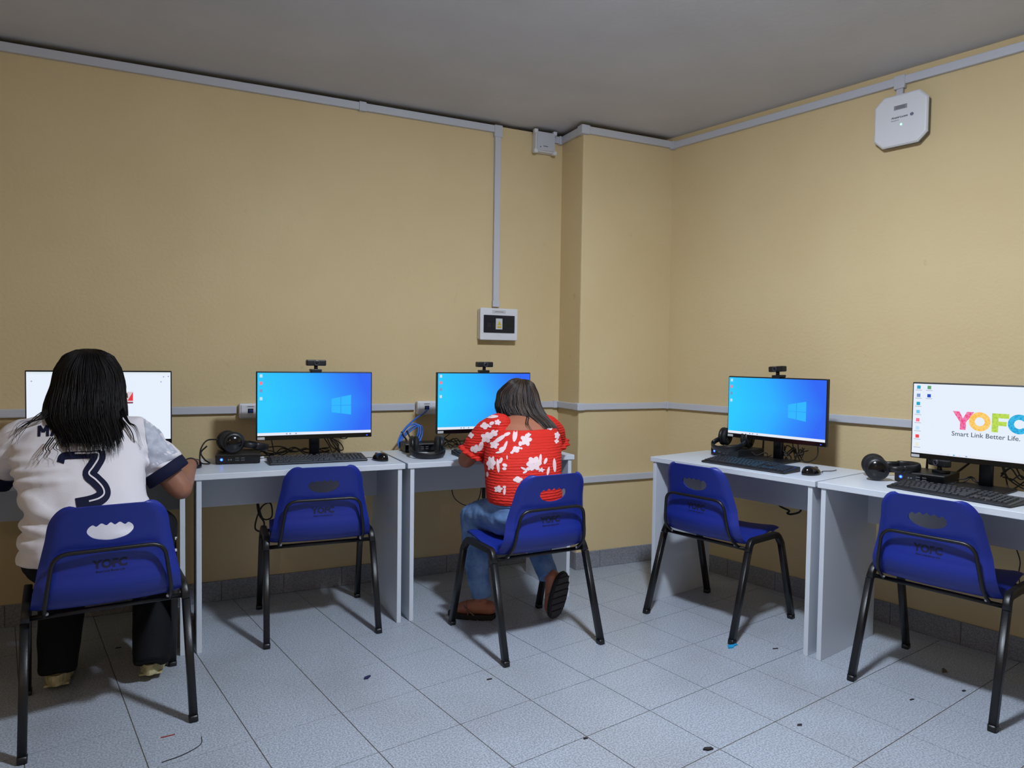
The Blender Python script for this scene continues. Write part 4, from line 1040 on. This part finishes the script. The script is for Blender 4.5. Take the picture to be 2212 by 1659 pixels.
hair(p1, B1, k1, [HB, HB2], 900, 3, lambda th: random.Random(int(th*40)).uniform(.84, 1.0) if th < -.1 else (random.Random(int(th*40)).uniform(.92, 1.04) if th < 1.1 else .86), rad=(.0012, .0028), extra=ex, thmax=1.9, wave=.010, solid_to=.86, cap=(hc1, fru1, 1))
tube('wrist_band', [Vector((wrR[0]+.027*math.cos(a), wrR[1]-.012+.004*math.sin(a), wrR[2]+.026*math.sin(a)))-B1 for a in [2*PI*k/24 for k in range(25)]], .004, BLACKP, p1, sides=6)

# ------------------------------------------------------------------ person in the red blouse
B2 = Vector((-1.28, -.97, 0))
p2 = empty('person', B2); tag(p2, 'person with dark streaked hair in a red floral blouse and jeans, leaning over the desk', 'person')
RED = mat('red_cloth', (214, 44, 34), rough=.7, spec=.25, bump=.08, bump_scale=300)
PALE = mat('floral_print', (232, 208, 212), rough=.7, spec=.2)
JEAN = mat('denim', (122, 156, 204), rough=.85, spec=.15, rgb2=(84, 116, 168), noise_scale=14, bump=.2, bump_scale=250)
torso2 = [(.598, -1.285, -.955, .172, .120), (.62, -1.285, -.948, .180, .128), (.69, -1.282, -.93, .182, .128), (.77, -1.272, -.90, .186, .128), (.84, -1.25, -.865, .186, .122), (.89, -1.235, -.838, .176, .112), (.915, -1.225, -.822, .162, .102)]
body2r = [(.50, -1.285, -.965, .155, .11)]+[(z, x, y, a-.014, b-.012) for z, x, y, a, b in torso2]+[(.94, -1.218, -.805, .13, .082), (.965, -1.212, -.785, .085, .065), (.985, -1.208, -.768, .055, .05)]
sL, sR = (-1.372, -.80, .918), (-1.078, -.785, .908)
eL, wL = (-1.478, -.71, .762), (-1.30, -.515, .785)
eR, wR = (-.965, -.66, .792), (-1.15, -.50, .785)
hc2 = (-1.195, -.665, 1.04); fw2 = (.05, 1, -.55)
S = Solid(); S.rings(body2r); fru2 = head(S, hc2, fw2, .88)
S.limb([(-1.21, -.775, .955), (-1.198, -.715, 1.01)], [.047, .044])
S.limb([sL, (-1.43, -.755, .84), eL], [.052, .048, .041]); S.limb([eL, (-1.40, -.61, .778), wL], [.037, .034, .022])
S.limb([sR, (-1.01, -.73, .85), eR], [.048, .042, .035]); S.limb([eR, (-1.05, -.58, .788), wR], [.035, .033, .022])
hand(S, wL, (.35, 1, -.10), -1, s=.86, curl=.5); hand(S, wR, (-.3, 1, -.10), 1, s=.86, curl=.5)
S.limb([(-1.37, -.94, .525), (-1.425, -.68, .475)], [.07, .05]); S.limb([(-1.425, -.68, .475), (-1.415, -.755, .11)], [.048, .031])
S.limb([(-1.195, -.94, .525), (-1.135, -.66, .465)], [.07, .05]); S.limb([(-1.135, -.66, .465), (-1.122, -.885, .215)], [.048, .032])
# left foot flat in its sandal, right foot up on its toes
S.limb([(-1.375, -.775, .055), (-1.43, -.735, .055), (-1.475, -.70, .042), (-1.515, -.672, .030)], [.034, .036, .034, .020])
S.limb([(-1.115, -.925, .215), (-1.110, -.905, .13), (-1.104, -.893, .055), (-1.10, -.875, .022)], [.034, .034, .036, .018])
body2, _ = S.fuse('body', SKIN2, p2, B2, voxel=.006, it=4)
eyes(body2, B2, hc2, fru2, .88)
def smock(co, nn):
    return .0035*noise.noise(co*14)+.002*noise.noise(Vector((co.x*6, co.y*6, co.z*60)))
S = Solid(); S.rings(torso2, power=.85)
S.limb([(-1.355, -.80, .925), (-1.40, -.775, .885), (-1.445, -.748, .825)], [.066, .070, .064]); S.limb([(-1.092, -.785, .915), (-1.045, -.755, .885), (-1.008, -.728, .845)], [.062, .066, .058])
bl, bv2 = S.fuse('blouse', RED, p2, B2, voxel=.0055, it=4, disp=smock)
nt = RED.node_tree; tc_ = nt.nodes.new('ShaderNodeTexCoord'); wv = nt.nodes.new('ShaderNodeTexWave'); wv.bands_direction = 'Z'; wv.inputs['Scale'].default_value = 26; wv.inputs['Distortion'].default_value = 3; wv.inputs['Detail'].default_value = 3; wv.inputs['Detail Scale'].default_value = 2
nt.links.new(tc_.outputs['Object'], wv.inputs['Vector']); bq = next(n for n in nt.nodes if n.type == 'BUMP'); bq.inputs['Strength'].default_value = .55; bq.inputs['Distance'].default_value = .004; nt.links.new(wv.outputs['Fac'], bq.inputs['Height'])
# sleeve ruffles
def ruffle(name, c, axis, r, parent, n=48, w=.028, flare=.02):
    c = Vector(c); ax = Vector(axis).normalized(); u = ax.orthogonal().normalized(); v = ax.cross(u); vs, fs = [], []
    for j in range(4):
        q = j/3
        for k in range(n):
            a = 2*PI*k/n; rr_ = r+flare*q+.006*q*math.sin(a*11); vs.append(c+ax*(w*q+.003*q*math.sin(a*7))+(u*math.cos(a)+v*math.sin(a))*rr_-B2)
    for j in range(3):
        for k in range(n): fs.append((j*n+k, j*n+(k+1) % n, (j+1)*n+(k+1) % n, (j+1)*n+k))
    o = mk(name, vs, fs, RED, parent, smooth=True); so = o.modifiers.new('s', 'SOLIDIFY'); so.thickness = .003; return o
ruffle('sleeve_ruffle', (-1.452, -.743, .815), (-.35, .22, -.72), .050, bl); ruffle('sleeve_ruffle', (-1.003, -.724, .838), (.35, .25, -.72), .046, bl)
# floral print
K4 = 500/2212
def c4_(x, y): return (840+x*K4, 760+y*K4)
def blob(cx, cy, rx, ry, rot, lobes, depth, name='flower_print'):
    n = 26; rows = []
    for f in (.04, .5, 1.0):
        row = []
        for k in range(n+1):
            a = 2*PI*k/n; m_ = f*(1-depth+depth*abs(math.cos(a*lobes/2+.3))) if lobes else f
            x, y = rx*m_*math.cos(a), ry*m_*math.sin(a); row.append(c4_(cx+x*math.cos(rot)-y*math.sin(rot), cy+x*math.sin(rot)+y*math.cos(rot)))
        rows.append(row)
    print_grid(name, rows, bv2, PALE, bl, B2, .0022)
for b in [(985, 622, 62, 15, -.05, 0, 0), (918, 708, 45, 34, 0, 4, .35), (985, 684, 24, 16, -.4, 0, 0), (1040, 675, 32, 28, 0, 5, .4), (968, 715, 14, 10, 0, 0, 0),
          (935, 820, 60, 55, 0, 5, .4), (1000, 782, 55, 38, -.5, 5, .4), (788, 800, 28, 30, 0, 4, .4), (832, 925, 48, 40, .4, 4, .5), (880, 900, 22, 45, .3, 0, 0), (800, 930, 20, 24, 0, 0, 0),
          (1010, 890, 46, 42, 0, 5, .4), (1060, 835, 62, 20, -.6, 0, 0), (1130, 790, 34, 16, -.4, 0, 0), (1085, 930, 34, 20, -.3, 0, 0), (1110, 905, 14, 55, .4, 0, 0), (1060, 960, 40, 10, -.2, 0, 0),
          (1205, 800, 22, 62, .15, 0, 0), (1310, 845, 58, 62, 0, 5, .45), (1255, 880, 18, 24, 0, 0, 0), (1215, 935, 44, 34, -.4, 4, .35), (1175, 965, 16, 12, 0, 0, 0), (1265, 925, 12, 10, 0, 0, 0), (1335, 795, 24, 20, 0, 4, .4),
          (980, 1065, 46, 74, .1, 6, .4), (1045, 1090, 14, 66, -.1, 0, 0), (1108, 1085, 24, 16, .3, 0, 0), (1105, 1118, 20, 14, 0, 0, 0), (1070, 1040, 16, 30, .4, 0, 0), (1130, 1010, 6, 20, 0, 0, 0),
          (1385, 1070, 76, 74, 0, 6, .35), (1445, 1030, 14, 52, .1, 0, 0), (1495, 1045, 14, 32, .4, 0, 0), (1290, 1120, 34, 10, .5, 0, 0), (1300, 1150, 24, 10, -.5, 0, 0), (1330, 1120, 24, 18, 0, 4, .3), (1520, 1140, 12, 42, .2, 0, 0), (1455, 1130, 34, 24, 0, 5, .6), (1580, 1085, 16, 66, -.05, 0, 0),
          (1232, 1222, 46, 32, 0, 4, .3), (1048, 1312, 44, 36, 0, 5, .4), (1106, 1335, 12, 34, .1, 0, 0), (1105, 1292, 16, 12, 0, 0, 0),
          (1605, 800, 28, 36, 0, 5, .4), (1540, 730, 32, 22, -.2, 4, .3), (1600, 855, 22, 26, .3, 4, .4), (945, 1170, 12, 26, 0, 0, 0), (1375, 1220, 40, 18, 0, 4, .4)]:
    blob(*b)
# jeans
S = Solid(); S.ball((-1.285, -.965, .535), (.172, .130, .085)); S.rings([(.50, -1.285, -.965, .16, .115), (.575, -1.285, -.962, .168, .118), (.605, -1.285, -.957, .166, .114)])
S.limb([(-1.375, -.945, .525), (-1.405, -.80, .51), (-1.425, -.67, .475)], [.088, .080, .064]); S.limb([(-1.425, -.67, .475), (-1.425, -.71, .30), (-1.412, -.755, .105)], [.064, .060, .050], flat=True)
S.limb([(-1.195, -.945, .525), (-1.16, -.80, .505), (-1.135, -.655, .465)], [.088, .080, .064]); S.limb([(-1.135, -.655, .465), (-1.13, -.77, .34), (-1.122, -.895, .205)], [.064, .060, .048], flat=True)
jn, bvj = S.fuse('jeans', JEAN, p2, B2, voxel=.007, it=4, disp=lambda c, n: .006*noise.noise(c*13)+.003*noise.noise(c*31))
tube('waistband', [Vector((-1.285+.170*math.cos(a), -.957+.118*math.sin(a), .598+.004*math.sin(3*a)))-B2 for a in [2*PI*k/40 for k in range(41)]], .011, JEAN, jn, sides=8, rad2=.005, up=(0, 0, 1))
# sandals
SBK = mat('sandal_rubber', (22, 20, 22), rough=.7); STRP = mat('sandal_strap', (120, 92, 80), rough=.5)
def sandal(Mx, L=.235, Wd=.088):
    n = 30; out = []
    for k in range(n):
        a = 2*PI*k/n; y = .5*L*math.sin(a); wf = .5*Wd*(1+.10*math.sin(a)-.12*math.cos(2*a)*0); out.append((wf*math.copysign(abs(math.cos(a))**.75, math.cos(a)), y))
    vs = []
    for z, f in ((0, .97), (.004, 1), (.018, 1), (.021, .97)): vs += [Mx @ Vector((x*f, y*f, z))-B2 for x, y in out]
    fs = [tuple(range(n))[::-1], tuple(range(3*n, 4*n))]+[(i*n+k, i*n+(k+1) % n, (i+1)*n+(k+1) % n, (i+1)*n+k) for i in range(3) for k in range(n)]
    s_ = mk('sandal', vs, fs, SBK, p2)
    TR = mat('sandal_tread', (46, 40, 40), rough=.8)
    for k in range(6):
        y0 = -.105+k*.036; ym = y0+.015; w_ = .5*Wd*math.sqrt(max(.1, 1-(ym/(.5*L))**2))*.92
        bm = bmesh.new(); bm_box(bm, -w_, w_, y0, y0+.031, -.005, .001, .002, 1)
        for v in bm.verts: v.co = Mx @ v.co-B2
        bmobj('tread', bm, TR, s_)
    for sx in (-1, 1):
        tube('strap', [Mx @ q-B2 for q in catmull([Vector((sx*.040, -.02, .018)), Vector((sx*.036, .02, .05)), Vector((0, .055, .062)), Vector((0, .08, .022))], 5)], .0035, STRP, s_, sides=6)
    tube('strap', [Mx @ q-B2 for q in catmull([Vector((-.040, .01, .018)), Vector((-.028, .02, .06)), Vector((0, .025, .074)), Vector((.028, .02, .06)), Vector((.040, .01, .018))], 5)], .0035, STRP, s_, sides=6)
def frame(o, y, z):
    y = Vector(y).normalized(); z = Vector(z); z = (z-y*z.dot(y)).normalized(); x = y.cross(z); m_ = Matrix((x, y, z)).transposed().to_4x4(); m_.translation = Vector(o); return m_
sandal(frame((-1.445, -.722, .005), (-.16, .115, 0), (0, 0, 1)))
heel, toe = Vector((-1.088, -.985, .238)), Vector((-1.096, -.915, .004))
sandal(frame((heel+toe)/2+Vector((0, .0, .006)), toe-heel, (-.24, .94, .28)), L=.252, Wd=.104)
# hair with lighter streaks
H2 = mat('hair_dark_brown', (30, 23, 23), rough=.45, spec=.5); H3 = mat('hair_brown_streak', (84, 64, 54), rough=.45, spec=.5)
k2 = [(0, 1.147, -1.195, -.70, .012, .012), (.06, 1.142, -1.196, -.698, .04, .045), (.15, 1.125, -1.198, -.692, .068, .075), (.3, 1.08, -1.200, -.685, .093, .100), (.48, 1.02, -1.200, -.688, .106, .118), (.62, .98, -1.190, -.70, .112, .132), (.78, .945, -1.165, -.725, .108, .150), (.9, .915, -1.145, -.75, .098, .150), (1.0, .89, -1.130, -.765, .085, .145)]
hair(p2, B2, k2, [H2, H3], 700, 11, lambda th: .70 if th < -.75 else (.80 if th < -.35 else 1.02), rad=(.0011, .0026), solid_to=.80, thmax=1.9, wave=.004, cap=(hc2, fru2, .88),
     extra=[([V(-1.235, -.86, .97), V(-1.255, -.895, .945), V(-1.248, -.915, .925), V(-1.238, -.925, .905)], .003), ([V(-1.225, -.86, .97), V(-1.245, -.895, .945), V(-1.24, -.92, .92), V(-1.225, -.93, .90)], .003)])

# ================================================================== LITTER ON THE FLOOR
def scrap(name, x, y, pts, m, label, h=.003):
    o = prism(name, pts, .0004, h, m); o.location = (x, y, 0); tag(o, label, 'litter', 'scraps on the floor'); return o
LB = mat('scrap_blue', (30, 150, 205), rough=.6); DKS = mat('scrap_dark', (36, 28, 34), rough=.8); PUR = mat('scrap_purple', (38, 34, 80), rough=.7); REDS = mat('scrap_red', (150, 60, 50), rough=.7); BRN = mat('scrap_brown', (96, 84, 70), rough=.8)
scrap('paper_scrap', -.536, -1.496, [(-.03, -.012), (-.005, -.016), (.012, -.004), (.034, .0), (.032, .014), (.006, .008), (-.012, .012)], LB, 'bright blue scrap at the foot of the chair right of the corner', .006)
scrap('paper_scrap', -2.061, -1.158, [(-.014, -.008), (.0, -.010), (.016, .008), (.010, .012), (-.010, .003)], PUR, 'dark purple scrap on the tiles between the two left chairs', .006)
scrap('paper_scrap', -1.632, -1.359, [(-.010, -.003), (.010, -.003), (.010, .003), (-.010, .003)], DKS, 'tiny dark scrap left of the chair with the person in red')
scrap('paper_scrap', -1.189, -2.097, [(-.018, .004), (-.008, .010), (.014, .004), (.016, -.006), (-.004, -.006)], DKS, 'dark scrap near the bottom edge, right of the middle', .006)
scrap('paper_scrap', -.377, -1.592, [(-.014, .002), (.012, -.004), (.014, .001), (-.010, .006)], DKS, 'dark splinter beside the legs of the two right-hand desks')
scrap('paper_scrap', -.795, -2.106, [(-.012, .0), (.004, -.006), (.012, .002), (-.004, .007)], DKS, 'dark crumb on the tile in front of the rightmost chair')
scrap('paper_scrap', -1.515, -1.879, [(-.008, -.003), (.008, -.003), (.006, .004), (-.006, .004)], DKS, 'dark crumb on a tile joint near the bottom middle')
scrap('paper_scrap', -.263, -2.143, [(-.010, -.002), (.010, -.003), (.008, .003), (-.008, .003)], DKS, 'dark crumb left of the near leg of the rightmost chair')
scrap('paper_scrap', -.012, -2.178, [(-.008, -.004), (.008, -.004), (.008, .004), (-.008, .003)], DKS, 'dark crumb at the shadow edge under the rightmost chair')
scrap('paper_scrap', .088, -2.039, [(-.02, -.004), (0, -.010), (.014, .012), (.008, .016), (-.010, .004)], BRN, 'crumpled brown scrap in the shadow under the rightmost chair', .008)
scrap('paper_scrap', -2.755, -1.311, [(-.020, -.004), (.022, .0), (.022, .003), (-.020, -.001)], REDS, 'thin red sliver in front of the jersey person\'s chair')
scrap('paper_scrap', -2.95, -.46, [(-.010, -.002), (.012, .0), (.012, .004), (-.010, .002)], PUR, 'tiny purple sliver under the desk of the jersey person')
o = tube('loose_hair', catmull([V(-2.77, -1.47, .002), V(-2.71, -1.45, .002), V(-2.66, -1.41, .002), V(-2.655, -1.36, .002)], 6), .0012, DKS, sides=5); tag(o, 'thin dark curled thread on the tiles at the lower left', 'litter')

for k, (zz, xx) in enumerate(((.757, -2.362), (.769, -2.366))):
    o = box('usb_stick', -.013, .013, -.007, .007, -.004, .004, WHITEP, None, bev=.0015); o.location = (xx, -.335, zz-.003); tag(o, ('lower' if k == 0 else 'upper')+' white USB stick in the side of the mini computer on the left', 'usb stick')
    box('metal_plug', -.021, -.013, -.005, .005, -.002, .002, CHROME, o)
